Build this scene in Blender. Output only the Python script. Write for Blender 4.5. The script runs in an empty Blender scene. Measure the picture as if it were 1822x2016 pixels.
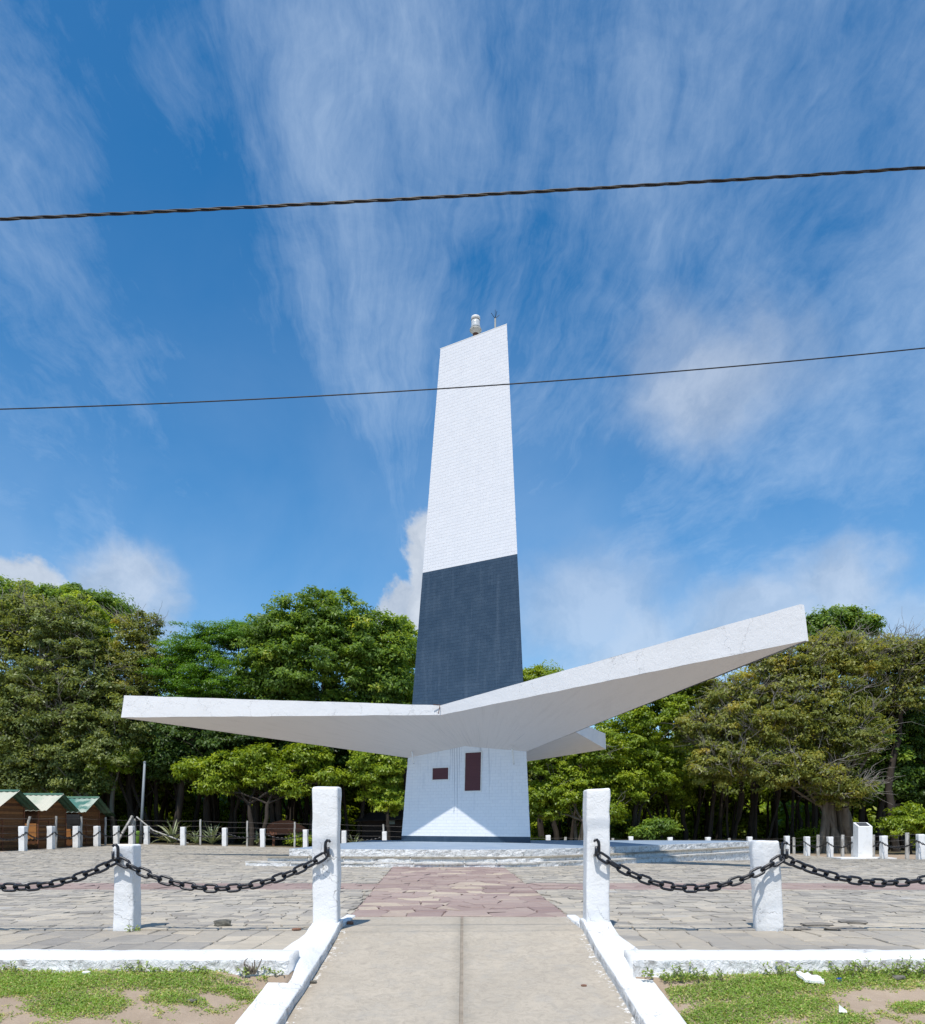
import bpy, bmesh, math, random
import numpy as np
from mathutils import Vector, Matrix, noise as mnoise

R = math.radians
random.seed(7)
rng = np.random.default_rng(11)
sc = bpy.context.scene
col = sc.collection

# ------------------------------------------------------------------ camera
EYE = 0.94
F, CX, HY = 1481.0, 913.0, 1625.0          # focal length, principal column, horizon row (photo scaled to 1822 x 2016)
cam_d = bpy.data.cameras.new('camera')
cam = bpy.data.objects.new('camera', cam_d)
col.objects.link(cam)
cam.location = (0, 0, EYE)
cam.rotation_euler = (R(90), 0, 0)
cam_d.sensor_fit = 'HORIZONTAL'
cam_d.sensor_width = 36.0
cam_d.lens = 36.0 * F / 1822.0
cam_d.shift_x = (911 - CX) / 1822.0
cam_d.shift_y = (HY - 1008) / 1822.0        # level camera with a rising lens: uprights stay upright
cam_d.clip_start = 0.05
cam_d.clip_end = 6000
sc.camera = cam

# ------------------------------------------------------------------ sun
SUN = Vector((-0.15, -0.49, 1.0)).normalized()
sun_d = bpy.data.lights.new('sun', 'SUN')
sun_d.energy = 4.6
sun_d.angle = R(0.7)
sun_d.color = (1.0, 0.955, 0.89)
sun = bpy.data.objects.new('sun', sun_d)
col.objects.link(sun)
sun.rotation_euler = SUN.to_track_quat('Z', 'Y').to_euler()
sun.location = (0, 0, 60)

sc.render.engine = 'CYCLES'
sc.cycles.use_denoising = True
sc.cycles.max_bounces = 7
sc.cycles.diffuse_bounces = 4
sc.cycles.transparent_max_bounces = 8
sc.view_settings.view_transform = 'Standard'
sc.view_settings.look = 'None'
sc.view_settings.exposure = 0.06
sc.view_settings.gamma = 1.0
sc.view_settings.use_curve_mapping = False


# ------------------------------------------------------------------ node helpers
class NT:
    def __init__(s, tree):
        s.t = tree

    def n(s, typ, **kw):
        nd = s.t.nodes.new(typ)
        for k, v in kw.items():
            if k == 'ins':
                for a, b in v.items():
                    s.set(nd.inputs[a], b)
            else:
                setattr(nd, k, v)
        return nd

    def set(s, sock, v):
        if hasattr(v, 'is_output') or isinstance(v, bpy.types.NodeSocket):
            s.t.links.new(v, sock)
        else:
            sock.default_value = v

    def math(s, op, a, b=None, c=None, clamp=False):
        nd = s.n('ShaderNodeMath', operation=op, use_clamp=clamp)
        s.set(nd.inputs[0], a)
        if b is not None:
            s.set(nd.inputs[1], b)
        if c is not None:
            s.set(nd.inputs[2], c)
        return nd.outputs[0]

    def vmath(s, op, a, b=None, out=0):
        nd = s.n('ShaderNodeVectorMath', operation=op)
        s.set(nd.inputs[0], a)
        if b is not None:
            if op == 'SCALE':
                s.set(nd.inputs['Scale'], b)
            else:
                s.set(nd.inputs[1], b)
        return nd.outputs[out]

    def noise(s, vec, scale, detail=4, rough=0.55, dist=0.0, out='Fac'):
        nd = s.n('ShaderNodeTexNoise')
        if vec is not None:
            s.set(nd.inputs['Vector'], vec)
        nd.inputs['Scale'].default_value = scale
        nd.inputs['Detail'].default_value = detail
        nd.inputs['Roughness'].default_value = rough
        nd.inputs['Distortion'].default_value = dist
        return nd.outputs[out]

    def ramp(s, fac, stops, interp='LINEAR'):
        nd = s.n('ShaderNodeValToRGB')
        cr = nd.color_ramp
        cr.interpolation = interp
        while len(cr.elements) < len(stops):
            cr.elements.new(0.5)
        for e, (p, c) in zip(cr.elements, stops):
            e.position = p
            if isinstance(c, (int, float)):
                c = (c, c, c)
            e.color = (c[0], c[1], c[2], 1)
        s.set(nd.inputs[0], fac)
        return nd.outputs[0]

    def mix(s, fac, a, b, blend='MIX'):
        nd = s.n('ShaderNodeMix', data_type='RGBA', blend_type=blend)
        s.set(nd.inputs[0], fac)
        s.set(nd.inputs[6], a if not isinstance(a, tuple) else (*a[:3], 1))
        s.set(nd.inputs[7], b if not isinstance(b, tuple) else (*b[:3], 1))
        return nd.outputs[2]

    def mapr(s, v, a, b, c=0.0, d=1.0, smooth=False):
        nd = s.n('ShaderNodeMapRange', clamp=True)
        if smooth:
            nd.interpolation_type = 'SMOOTHSTEP'
        s.set(nd.inputs[0], v)
        for i, x in enumerate((a, b, c, d)):
            nd.inputs[i + 1].default_value = x
        return nd.outputs[0]


def direction(px, py):
    v = Vector(((px - CX) / F, 1.0, (HY - py) / F))
    return v.normalized()


# ------------------------------------------------------------------ world: sky with cirrus and cumulus
def make_world():
    w = bpy.data.worlds.new('World')
    sc.world = w
    w.use_nodes = True
    t = w.node_tree
    t.nodes.clear()
    k = NT(t)
    sky = k.n('ShaderNodeTexSky', sky_type='NISHITA', sun_disc=False)
    sky.sun_elevation = math.asin(SUN.z)
    sky.sun_rotation = math.atan2(SUN.x, SUN.y)
    sky.altitude = 0
    sky.air_density = 1.0
    sky.dust_density = 0.5
    sky.ozone_density = 3.0
    hs = k.n('ShaderNodeHueSaturation', ins={'Saturation': SKY_SAT, 'Value': SKY_VAL, 'Hue': SKY_HUE, 'Color': sky.outputs[0]})
    base = hs.outputs[0]
    tc = k.n('ShaderNodeTexCoord')
    d = tc.outputs['Generated']
    sx = k.n('ShaderNodeSeparateXYZ', ins={0: d})
    az = k.math('ARCTAN2', sx.outputs[0], sx.outputs[1])
    el = k.math('ARCSINE', sx.outputs[2])
    c0 = direction(820, 1290)
    a0, e0 = math.atan2(c0.x, c0.y), math.asin(c0.z)
    # wandering domain so that the streaks curl
    wob = k.n('ShaderNodeTexNoise', noise_dimensions='3D', ins={'Vector': d, 'Scale': 3.6, 'Detail': 5.0, 'Roughness': 0.55})
    wv = k.vmath('SUBTRACT', wob.outputs['Color'], (0.5, 0.5, 0.5))
    ws = k.n('ShaderNodeSeparateXYZ', ins={0: wv})
    da = k.math('ADD', k.math('SUBTRACT', az, a0), k.math('MULTIPLY', ws.outputs[0], 0.17))
    de = k.math('ADD', k.math('SUBTRACT', el, e0), k.math('MULTIPLY', ws.outputs[1], 0.17))
    th = k.math('ARCTAN2', de, da)                       # angle around the point the streaks fan out from
    r = k.math('SQRT', k.math('ADD', k.math('MULTIPLY', da, da), k.math('MULTIPLY', de, de)))
    s3 = k.noise(d, 3.4, 6, 0.55, 0.3)
    s4 = k.noise(d, 11.0, 9, 0.68, 0.5)
    tn = k.math('MULTIPLY_ADD', k.math('SUBTRACT', s3, 0.5), 0.16, k.math('DIVIDE', th, math.pi))
    prof = k.ramp(tn, [(0.0, 0.50), (0.06, 0.54), (0.135, 0.66), (0.20, 0.50), (0.27, 0.50), (0.32, 0.56), (0.38, 0.46),
                       (0.44, 0.46), (0.50, 0.62), (0.56, 0.70), (0.60, 0.60), (0.65, 0.34), (0.72, 0.30),
                       (0.80, 0.46), (0.86, 0.48), (0.93, 0.56), (1.0, 0.56)])
    fan = k.n('ShaderNodeCombineXYZ', ins={0: k.math('MULTIPLY', th, 2.6), 1: k.math('MULTIPLY', r, 2.2), 2: 3.7})
    s1 = k.noise(fan.outputs[0], 3.0, 7, 0.60, 0.25)
    fan2 = k.n('ShaderNodeCombineXYZ', ins={0: k.math('MULTIPLY', th, 11.0), 1: k.math('MULTIPLY', r, 6.0), 2: 9.1})
    s2 = k.noise(fan2.outputs[0], 3.4, 9, 0.70, 0.2)
    dens = k.math('MULTIPLY', s1, 0.50)
    dens = k.math('MULTIPLY_ADD', s2, 0.30, dens)
    dens = k.math('MULTIPLY_ADD', s3, 0.46, dens)
    dens = k.math('MULTIPLY_ADD', s4, 0.50, dens)
    cir = k.math('ADD', dens, k.math('SUBTRACT', prof, 1.31))
    cir = k.math('POWER', k.mapr(cir, -0.20, 0.62, 0.0, 1.0), 1.2)
    near_c = k.mapr(r, 0.04, 0.45, 0.0, 1.0, True)       # the streaks only gather well away from the knot of the fan
    cir = k.math('MULTIPLY', cir, k.math('MULTIPLY_ADD', near_c, 0.50, 0.50))
    cir = k.math('MULTIPLY', cir, CIRRUS)
    # pale veil towards the horizon
    veil = k.mapr(el, 0.02, 0.75, 0.36, 0.05, True)
    veil = k.math('MULTIPLY', veil, k.mapr(s3, 0.3, 0.7, 0.5, 1.15))
    cir = k.math('MAXIMUM', cir, veil)
    cm = k.mix(cir, base, CLOUD_THIN)
    # cumulus heaps: (column, row, half width, half height, softness, opacity)
    cw = k.n('ShaderNodeTexNoise', ins={'Vector': d, 'Scale': 9.0, 'Detail': 8.0, 'Roughness': 0.60, 'Distortion': 0.2})
    cwv = k.vmath('SCALE', k.vmath('SUBTRACT', cw.outputs['Color'], (0.5, 0.5, 0.5)), 0.115)
    dd = k.vmath('ADD', d, cwv)
    fine = k.noise(d, 26.0, 7, 0.62, 0.2)
    total = None
    for (px, py, hw, hh, soft, op) in CUMULUS:
        c = direction(px, py)
        q = k.vmath('SUBTRACT', dd, tuple(c))
        q = k.vmath('MULTIPLY', q, (F / hw, F / hw, F / hh))
        ln = k.vmath('LENGTH', q, out=1)
        ln = k.math('ADD', ln, k.math('MULTIPLY', k.math('SUBTRACT', fine, 0.5), 0.5))
        m = k.mapr(ln, 1.0 - soft, 1.0 + soft, op, 0.0, True)
        total = m if total is None else k.math('MAXIMUM', total, m)
    shade = k.noise(dd, 11.0, 6, 0.6, 0.0)
    ccol = k.ramp(shade, [(0.34, CLOUD_GREY), (0.62, CLOUD_WHITE)])
    cm = k.mix(total, cm, ccol)
    bg = k.n('ShaderNodeBackground', ins={'Color': cm, 'Strength': SKY_STRENGTH})
    out = k.n('ShaderNodeOutputWorld', ins={'Surface': bg.outputs[0]})


SKY_STRENGTH = 0.12
SKY_SAT, SKY_VAL, SKY_HUE = 1.50, 1.22, 0.496
CIRRUS = 0.60
CLOUD_THIN = (5.5, 6.7, 8.2)
CLOUD_GREY = (3.6, 4.15, 5.0)
CLOUD_WHITE = (6.0, 6.4, 7.0)
CUMULUS = [(1410, 755, 125, 70, 0.80, 0.50), (1340, 690, 80, 60, 0.8, 0.32),
           (240, 1160, 85, 70, 0.5, 0.62), (295, 1210, 60, 50, 0.5, 0.5), (40, 1160, 60, 42, 0.25, 0.85),
           (830, 1130, 48, 110, 0.20, 0.92), (775, 1190, 42, 55, 0.20, 0.88),
           (1640, 1160, 100, 70, 0.6, 0.55), (1500, 1230, 130, 70, 0.6, 0.50), (1160, 1210, 150, 95, 0.7, 0.42),
           (1270, 1290, 160, 80, 0.7, 0.50), (1760, 1230, 120, 60, 0.7, 0.40)]
make_world()


# ------------------------------------------------------------------ mesh and object helpers
class MB:
    """collects vertices and faces, then links them as ONE mesh object"""

    def __init__(s):
        s.v, s.f, s.m, s.t = [], [], [], []

    def add(s, v, f, m=0, tint=0.5):
        o = len(s.v)
        s.v.extend(v)
        for a in f:
            s.f.append(tuple(i + o for i in a))
            s.m.append(m)
            s.t.append(tint)

    def box(s, c, size, rz=0.0, m=0, tint=0.5):
        x, y, z = size[0] / 2, size[1] / 2, size[2] / 2
        ca, sa = math.cos(rz), math.sin(rz)
        vs = []
        for (a, b, d) in ((-x, -y, -z), (x, -y, -z), (x, y, -z), (-x, y, -z), (-x, -y, z), (x, -y, z), (x, y, z), (-x, y, z)):
            vs.append((c[0] + a * ca - b * sa, c[1] + a * sa + b * ca, c[2] + d))
        s.add(vs, [(3, 2, 1, 0), (4, 5, 6, 7), (0, 1, 5, 4), (1, 2, 6, 5), (2, 3, 7, 6), (3, 0, 4, 7)], m, tint)

    def tube(s, pts, rad, seg=8, cap=True, m=0, closed=False, tint=0.5):
        pts = [Vector(p) for p in pts]
        n = len(pts)
        if isinstance(rad, (int, float)):
            rad = [rad] * n
        vs, fs = [], []
        up = None
        for i, p in enumerate(pts):
            if closed:
                tg = pts[(i + 1) % n] - pts[i - 1]
            else:
                tg = pts[min(i + 1, n - 1)] - pts[max(i - 1, 0)]
            if tg.length < 1e-9:
                tg = Vector((0, 0, 1))
            tg.normalize()
            if up is None:
                up = Vector((0, 0, 1)) if abs(tg.z) < 0.9 else Vector((1, 0, 0))
            a = up.cross(tg)
            if a.length < 1e-6:
                a = Vector((1, 0, 0)).cross(tg)
            a.normalize()
            b = tg.cross(a)
            up = b
            for j in range(seg):
                q = 2 * math.pi * j / seg
                vs.append(tuple(p + (a * math.cos(q) + b * math.sin(q)) * rad[i]))
        for i in range(n if closed else n - 1):
            i2 = (i + 1) % n
            for j in range(seg):
                fs.append((i * seg + j, i * seg + (j + 1) % seg, i2 * seg + (j + 1) % seg, i2 * seg + j))
        if cap and not closed:
            fs.append(tuple(range(seg))[::-1])
            fs.append(tuple((n - 1) * seg + j for j in range(seg)))
        s.add(vs, fs, m, tint)

    def lathe(s, prof, c=(0, 0, 0), seg=20, m=0):
        vs, fs = [], []
        for (r, z) in prof:
            for j in range(seg):
                q = 2 * math.pi * j / seg
                vs.append((c[0] + r * math.cos(q), c[1] + r * math.sin(q), c[2] + z))
        for i in range(len(prof) - 1):
            for j in range(seg):
                fs.append((i * seg + j, i * seg + (j + 1) % seg, (i + 1) * seg + (j + 1) % seg, (i + 1) * seg + j))
        fs.append(tuple(range(seg))[::-1])
        fs.append(tuple((len(prof) - 1) * seg + j for j in range(seg)))
        s.add(vs, fs, m)

    def mesh(s, name, mats, smooth=False, off=(0, 0, 0)):
        me = bpy.data.meshes.new(name)
        v = s.v
        if off != (0, 0, 0):
            v = [(a - off[0], b - off[1], c - off[2]) for (a, b, c) in v]
        me.from_pydata(v, [], s.f)
        if not isinstance(mats, (list, tuple)):
            mats = [mats]
        for m in mats:
            me.materials.append(m)
        if len(mats) > 1:
            me.polygons.foreach_set('material_index', s.m)
        at = me.attributes.new('tint', 'FLOAT', 'FACE')
        at.data.foreach_set('value', s.t)
        if smooth:
            me.polygons.foreach_set('use_smooth', [True] * len(s.f))
        me.update()
        return me

    def build(s, name, mats, parent=None, smooth=False, local=False, **kw):
        off = (0, 0, 0) if (local or parent is None) else tuple(base_of(parent))
        o = bpy.data.objects.new(name, s.mesh(name, mats, smooth, off))
        col.objects.link(o)
        if parent is not None:
            o.parent = parent
        for a, b in kw.items():
            o[a] = b
        return o


def base_of(o):
    v = Vector(o.location)
    while o.parent:
        o = o.parent
        v += o.location
    return v


def thing(name, loc, label, cat, group=None, rz=0.0):
    o = bpy.data.objects.new(name, None)
    o.empty_display_size = 0.2
    o.location = loc
    o.rotation_euler = (0, 0, rz)
    col.objects.link(o)
    o['label'] = label
    o['category'] = cat
    if group:
        o['group'] = group
    return o


def tag(o, label, cat, group=None):
    o['label'] = label
    o['category'] = cat
    if group:
        o['group'] = group
    return o


def copy_tree(o, parent=None, skip=()):
    c = o.copy()
    col.objects.link(c)
    c.parent = parent
    for ch in list(o.children):
        copy_tree(ch, c)
    return c


def np_mesh(name, verts, quads, mat, tint=None):
    """fast mesh from numpy arrays: verts (n,3), quads (m,4)"""
    me = bpy.data.meshes.new(name)
    n, m = len(verts), len(quads)
    me.vertices.add(n)
    me.vertices.foreach_set('co', np.ascontiguousarray(verts, dtype=np.float32).ravel())
    me.loops.add(m * 4)
    me.loops.foreach_set('vertex_index', np.ascontiguousarray(quads, dtype=np.int32).ravel())
    me.polygons.add(m)
    me.polygons.foreach_set('loop_start', np.arange(0, m * 4, 4, dtype=np.int32))
    me.materials.append(mat)
    me.update(calc_edges=True)
    if tint is not None:
        at = me.attributes.new('tint', 'FLOAT', 'FACE')
        at.data.foreach_set('value', np.ascontiguousarray(tint, dtype=np.float32))
    return me


def obj_of(me, name, parent=None, **kw):
    o = bpy.data.objects.new(name, me)
    col.objects.link(o)
    if parent is not None:
        o.parent = parent
    for a, b in kw.items():
        o[a] = b
    return o


# ------------------------------------------------------------------ materials
def material(name, base, rough=0.8, spec=0.3):
    m = bpy.data.materials.new(name)
    m.use_nodes = True
    k = NT(m.node_tree)
    b = m.node_tree.nodes['Principled BSDF']
    b.inputs['Base Color'].default_value = (*base, 1)
    b.inputs['Roughness'].default_value = rough
    b.inputs['Specular IOR Level'].default_value = spec
    return m, k, b


def bump(k, b, h, strength=0.3, dist=0.02, prev=None):
    nd = k.n('ShaderNodeBump', ins={'Strength': strength, 'Distance': dist, 'Height': h})
    if prev is not None:
        k.set(nd.inputs['Normal'], prev)
    k.set(b.inputs['Normal'], nd.outputs[0])
    return nd.outputs[0]


def m_white_paint(name='white_paint', base=(0.74, 0.74, 0.735), dirt=(0.50, 0.49, 0.45), amount=0.35, scale=1.0, bs=0.5, crack=True):
    m, k, b = material(name, base, 0.72, 0.25)
    p = k.n('ShaderNodeNewGeometry').outputs['Position']
    n1 = k.noise(p, 3.5 * scale, 6, 0.6)
    n2 = k.noise(p, 26 * scale, 5, 0.65)
    f = k.mapr(n1, 0.52, 0.80, 0.0, amount)
    c = k.mix(f, base, dirt)
    spots = k.mapr(n2, 0.66, 0.76, 0.0, amount)
    c = k.mix(spots, c, dirt)
    h = k.math('ADD', k.math('MULTIPLY', k.noise(p, 18 * scale, 7, 0.6, 0.8), 1.0), k.math('MULTIPLY', k.noise(p, 70 * scale, 4, 0.6), 0.25))
    if crack:
        # a few hairline cracks and peeled flakes
        v = k.n('ShaderNodeTexVoronoi', feature='DISTANCE_TO_EDGE')
        wv = k.vmath('ADD', p, k.vmath('SCALE', k.noise(p, 6.0 * scale, 4, 0.6, 0.0, 'Color'), 0.25))
        k.set(v.inputs['Vector'], wv)
        v.inputs['Scale'].default_value = 3.6 * scale
        ck = k.mapr(v.outputs['Distance'], 0.0, 0.014, 1.0, 0.0)
        ck = k.math('MULTIPLY', ck, k.mapr(k.noise(p, 2.2 * scale, 3, 0.5), 0.52, 0.62, 0.0, 1.0))
        c = k.mix(k.math('MULTIPLY', ck, 0.7), c, (0.30, 0.29, 0.27))
        h = k.math('SUBTRACT', h, k.math('MULTIPLY', ck, 0.7))
    k.set(b.inputs['Base Color'], c)
    bump(k, b, h, bs, 0.012)
    return m


def m_tile(name, base, var, stain, rough=0.45):
    m, k, b = material(name, base, rough, 0.35)
    p = k.n('ShaderNodeNewGeometry').outputs['Position']
    at = k.n('ShaderNodeAttribute', attribute_name='tint').outputs['Fac']
    c = k.mix(k.mapr(at, 0, 1, 0, 1), base, var)
    sp = k.vmath('MULTIPLY', p, (1.0, 1.0, 0.10))
    n = k.noise(sp, 5.0, 6, 0.65)
    c = k.mix(k.mapr(n, 0.52, 0.80, 0.0, 0.55), c, stain)
    n2 = k.noise(p, 1.3, 5, 0.6)
    c = k.mix(k.mapr(n2, 0.45, 0.75, 0.0, 0.25), c, stain)
    n3 = k.noise(k.vmath('MULTIPLY', p, (1.0, 1.0, 0.05)), 13.0, 4, 0.6)
    c = k.mix(k.mapr(n3, 0.63, 0.76, 0.0, 0.38), c, stain)
    k.set(b.inputs['Base Color'], c)
    bump(k, b, k.noise(p, 30, 4, 0.6), 0.12, 0.006)
    return m


def m_stone(name, ramp, rough=0.85, speck=0.25):
    """paving stone: the colour of each stone from its tint, broken by grain, weather and lichen"""
    m, k, b = material(name, ramp[0][1], rough, 0.25)
    p = k.n('ShaderNodeNewGeometry').outputs['Position']
    at = k.n('ShaderNodeAttribute', attribute_name='tint').outputs['Fac']
    big = k.noise(p, 0.55, 5, 0.6)
    mid = k.noise(k.vmath('MULTIPLY', p, (1.0, 2.2, 1.0)), 7.0, 7, 0.65, 0.6)
    fac = k.math('ADD', at, k.math('MULTIPLY', k.math('SUBTRACT', mid, 0.5), 0.85))
    c = k.ramp(fac, ramp)
    c = k.mix(k.mapr(big, 0.42, 0.72, 0.0, 0.45), c, k.mix(1.0, c, (0.72, 0.68, 0.62), 'MULTIPLY'))
    gr = k.noise(p, 90, 4, 0.7)
    c = k.mix(k.mapr(gr, 0.60, 0.75, 0.0, speck), c, (0.10, 0.095, 0.085))
    gr2 = k.noise(p, 60, 4, 0.7)
    c = k.mix(k.mapr(gr2, 0.62, 0.78, 0.0, speck), c, (0.62, 0.60, 0.55))
    k.set(b.inputs['Base Color'], c)
    h = k.math('ADD', k.noise(k.vmath('MULTIPLY', p, (1.0, 2.0, 1.0)), 14, 7, 0.65, 0.8), k.math('MULTIPLY', gr, 0.2))
    bump(k, b, h, 0.55, 0.02)
    return m


def m_simple(name, a, bcol, scale=6.0, rough=0.8, bs=0.3, bd=0.01, stretch=None, spec=0.3, metal=0.0, lo=0.35, hi=0.7, det=6):
    m, k, b = material(name, a, rough, spec)
    p = k.n('ShaderNodeNewGeometry').outputs['Position']
    q = p if stretch is None else k.vmath('MULTIPLY', p, stretch)
    n = k.noise(q, scale, det, 0.62, 0.4)
    k.set(b.inputs['Base Color'], k.mix(k.mapr(n, lo, hi), a, bcol))
    b.inputs['Metallic'].default_value = metal
    if bs:
        bump(k, b, k.noise(q, scale * 3, 5, 0.6), bs, bd)
    return m


def m_leaf(name, stops, trans=(0.30, 0.42, 0.04), tw=0.36, rough=0.45):
    m = bpy.data.materials.new(name)
    m.use_nodes = True
    k = NT(m.node_tree)
    nt = m.node_tree
    b = nt.nodes['Principled BSDF']
    out = nt.nodes['Material Output']
    at = k.n('ShaderNodeAttribute', attribute_name='tint').outputs['Fac']
    p = k.n('ShaderNodeNewGeometry').outputs['Position']
    n = k.noise(p, 0.45, 4, 0.55)
    fac = k.math('ADD', at, k.math('MULTIPLY', k.math('SUBTRACT', n, 0.5), 0.9))
    c = k.ramp(fac, stops)
    k.set(b.inputs['Base Color'], c)
    b.inputs['Roughness'].default_value = rough
    b.inputs['Specular IOR Level'].default_value = 0.35
    tr = k.n('ShaderNodeBsdfTranslucent', ins={'Color': k.mix(1.0, c, (2.6, 2.4, 1.2), 'MULTIPLY')})
    mx = k.n('ShaderNodeMixShader', ins={0: tw, 1: b.outputs[0], 2: tr.outputs[0]})
    k.set(out.inputs['Surface'], mx.outputs[0])
    return m


WHITE = m_white_paint('white_paint_on_posts', amount=0.42, bs=0.6)
WHITE_KERB = m_white_paint('white_paint_on_kerbs', base=(0.73, 0.73, 0.715), dirt=(0.42, 0.40, 0.35), amount=0.45, bs=0.7)
WHITE_FAR = m_white_paint('white_paint_weathered', base=(0.76, 0.76, 0.75), dirt=(0.40, 0.39, 0.36), amount=0.5, bs=0.6, crack=False)


def m_step():
    m, k, b = material('white_paint_on_rubble', (0.74, 0.74, 0.73), 0.8, 0.2)
    p = k.n('ShaderNodeNewGeometry').outputs['Position']
    n1 = k.noise(p, 9, 7, 0.65, 1.2)
    n2 = k.noise(p, 2.4, 5, 0.6)
    f = k.math('MULTIPLY', k.mapr(n1, 0.50, 0.64, 0.0, 0.75), k.mapr(n2, 0.36, 0.56, 0.25, 1.0))
    c = k.mix(f, (0.74, 0.74, 0.73), (0.24, 0.22, 0.19))
    k.set(b.inputs['Base Color'], c)
    bump(k, b, k.noise(p, 11, 7, 0.65, 1.2), 1.0, 0.05)
    return m


STEP = m_step()
TREAD = m_simple('worn_stone_slab', (0.36, 0.32, 0.25), (0.18, 0.16, 0.13), 5, 0.85, 0.5)
TREAD_PALE = m_simple('whitewashed_stone_slab', (0.58, 0.56, 0.52), (0.30, 0.28, 0.24), 6, 0.85, 0.6, lo=0.42, hi=0.66)
DECK = m_simple('blue_grey_painted_floor', (0.20, 0.27, 0.36), (0.31, 0.37, 0.44), 1.6, 0.6, 0.25, lo=0.3, hi=0.75)
PLASTER = None


def m_plaster():
    m, k, b = material('white_plaster', (0.80, 0.80, 0.80), 0.75, 0.2)
    p = k.n('ShaderNodeNewGeometry').outputs['Position']
    n1 = k.noise(p, 1.2, 6, 0.6)
    c = k.mix(k.mapr(n1, 0.45, 0.8, 0, 0.35), (0.71, 0.71, 0.71), (0.60, 0.595, 0.585))
    n2 = k.noise(p, 24, 5, 0.7)
    c = k.mix(k.mapr(n2, 0.67, 0.74, 0, 0.35), c, (0.42, 0.42, 0.42))
    v = k.n('ShaderNodeTexVoronoi', feature='DISTANCE_TO_EDGE')
    k.set(v.inputs['Vector'], k.vmath('ADD', p, k.vmath('SCALE', k.noise(p, 4.0, 4, 0.6, 0.0, 'Color'), 0.5)))
    v.inputs['Scale'].default_value = 1.3
    ck = k.math('MULTIPLY', k.mapr(v.outputs['Distance'], 0.0, 0.010, 1.0, 0.0), k.mapr(k.noise(p, 0.9, 3, 0.5), 0.50, 0.58))
    c = k.mix(k.math('MULTIPLY', ck, 0.5), c, (0.32, 0.31, 0.30))
    k.set(b.inputs['Base Color'], c)
    h = k.math('SUBTRACT', k.noise(p, 7, 7, 0.62, 0.8), k.math('MULTIPLY', ck, 0.5))
    bump(k, b, h, 0.36, 0.03)
    return m


PLASTER = m_plaster()


def m_soffit():
    m, k, b = material('board_marked_soffit', (0.72, 0.69, 0.66), 0.8, 0.15)
    tc = k.n('ShaderNodeNewGeometry').outputs['Position']
    q = k.vmath('SUBTRACT', tc, (0.68, 26.0, 0.0))
    s = k.n('ShaderNodeSeparateXYZ', ins={0: q})
    ang = k.math('ARCTAN2', s.outputs[1], s.outputs[0])
    rad = k.math('SQRT', k.math('ADD', k.math('MULTIPLY', s.outputs[0], s.outputs[0]), k.math('MULTIPLY', s.outputs[1], s.outputs[1])))
    # board joints run square to the wing: stripes by distance along it, drip stains near the root
    st = k.n('ShaderNodeCombineXYZ', ins={0: k.math('MULTIPLY', ang, 26.0), 1: k.math('MULTIPLY', rad, 0.4), 2: 0.0})
    n1 = k.noise(st.outputs[0], 1.6, 5, 0.7)
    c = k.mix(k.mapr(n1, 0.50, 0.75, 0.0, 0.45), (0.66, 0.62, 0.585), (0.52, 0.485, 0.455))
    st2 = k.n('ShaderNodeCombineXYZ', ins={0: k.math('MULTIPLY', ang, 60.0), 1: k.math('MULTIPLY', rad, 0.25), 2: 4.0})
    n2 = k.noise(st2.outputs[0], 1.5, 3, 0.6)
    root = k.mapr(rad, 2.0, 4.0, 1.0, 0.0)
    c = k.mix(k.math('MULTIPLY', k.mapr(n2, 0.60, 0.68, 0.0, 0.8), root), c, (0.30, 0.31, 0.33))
    gr = k.noise(k.vmath('MULTIPLY', tc, (6.0, 1.4, 1.0)), 6.0, 5, 0.7)
    c = k.mix(k.mapr(gr, 0.55, 0.8, 0, 0.3), c, (0.50, 0.47, 0.44))
    k.set(b.inputs['Base Color'], c)
    bump(k, b, gr, 0.3, 0.02)
    return m


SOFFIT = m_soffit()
TILE_WHITE = m_tile('white_glazed_tile', (0.70, 0.71, 0.73), (0.665, 0.68, 0.705), (0.62, 0.635, 0.66))
TILE_NAVY = m_tile('navy_glazed_tile', (0.023, 0.046, 0.079), (0.031, 0.057, 0.092), (0.080, 0.115, 0.160))


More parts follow.
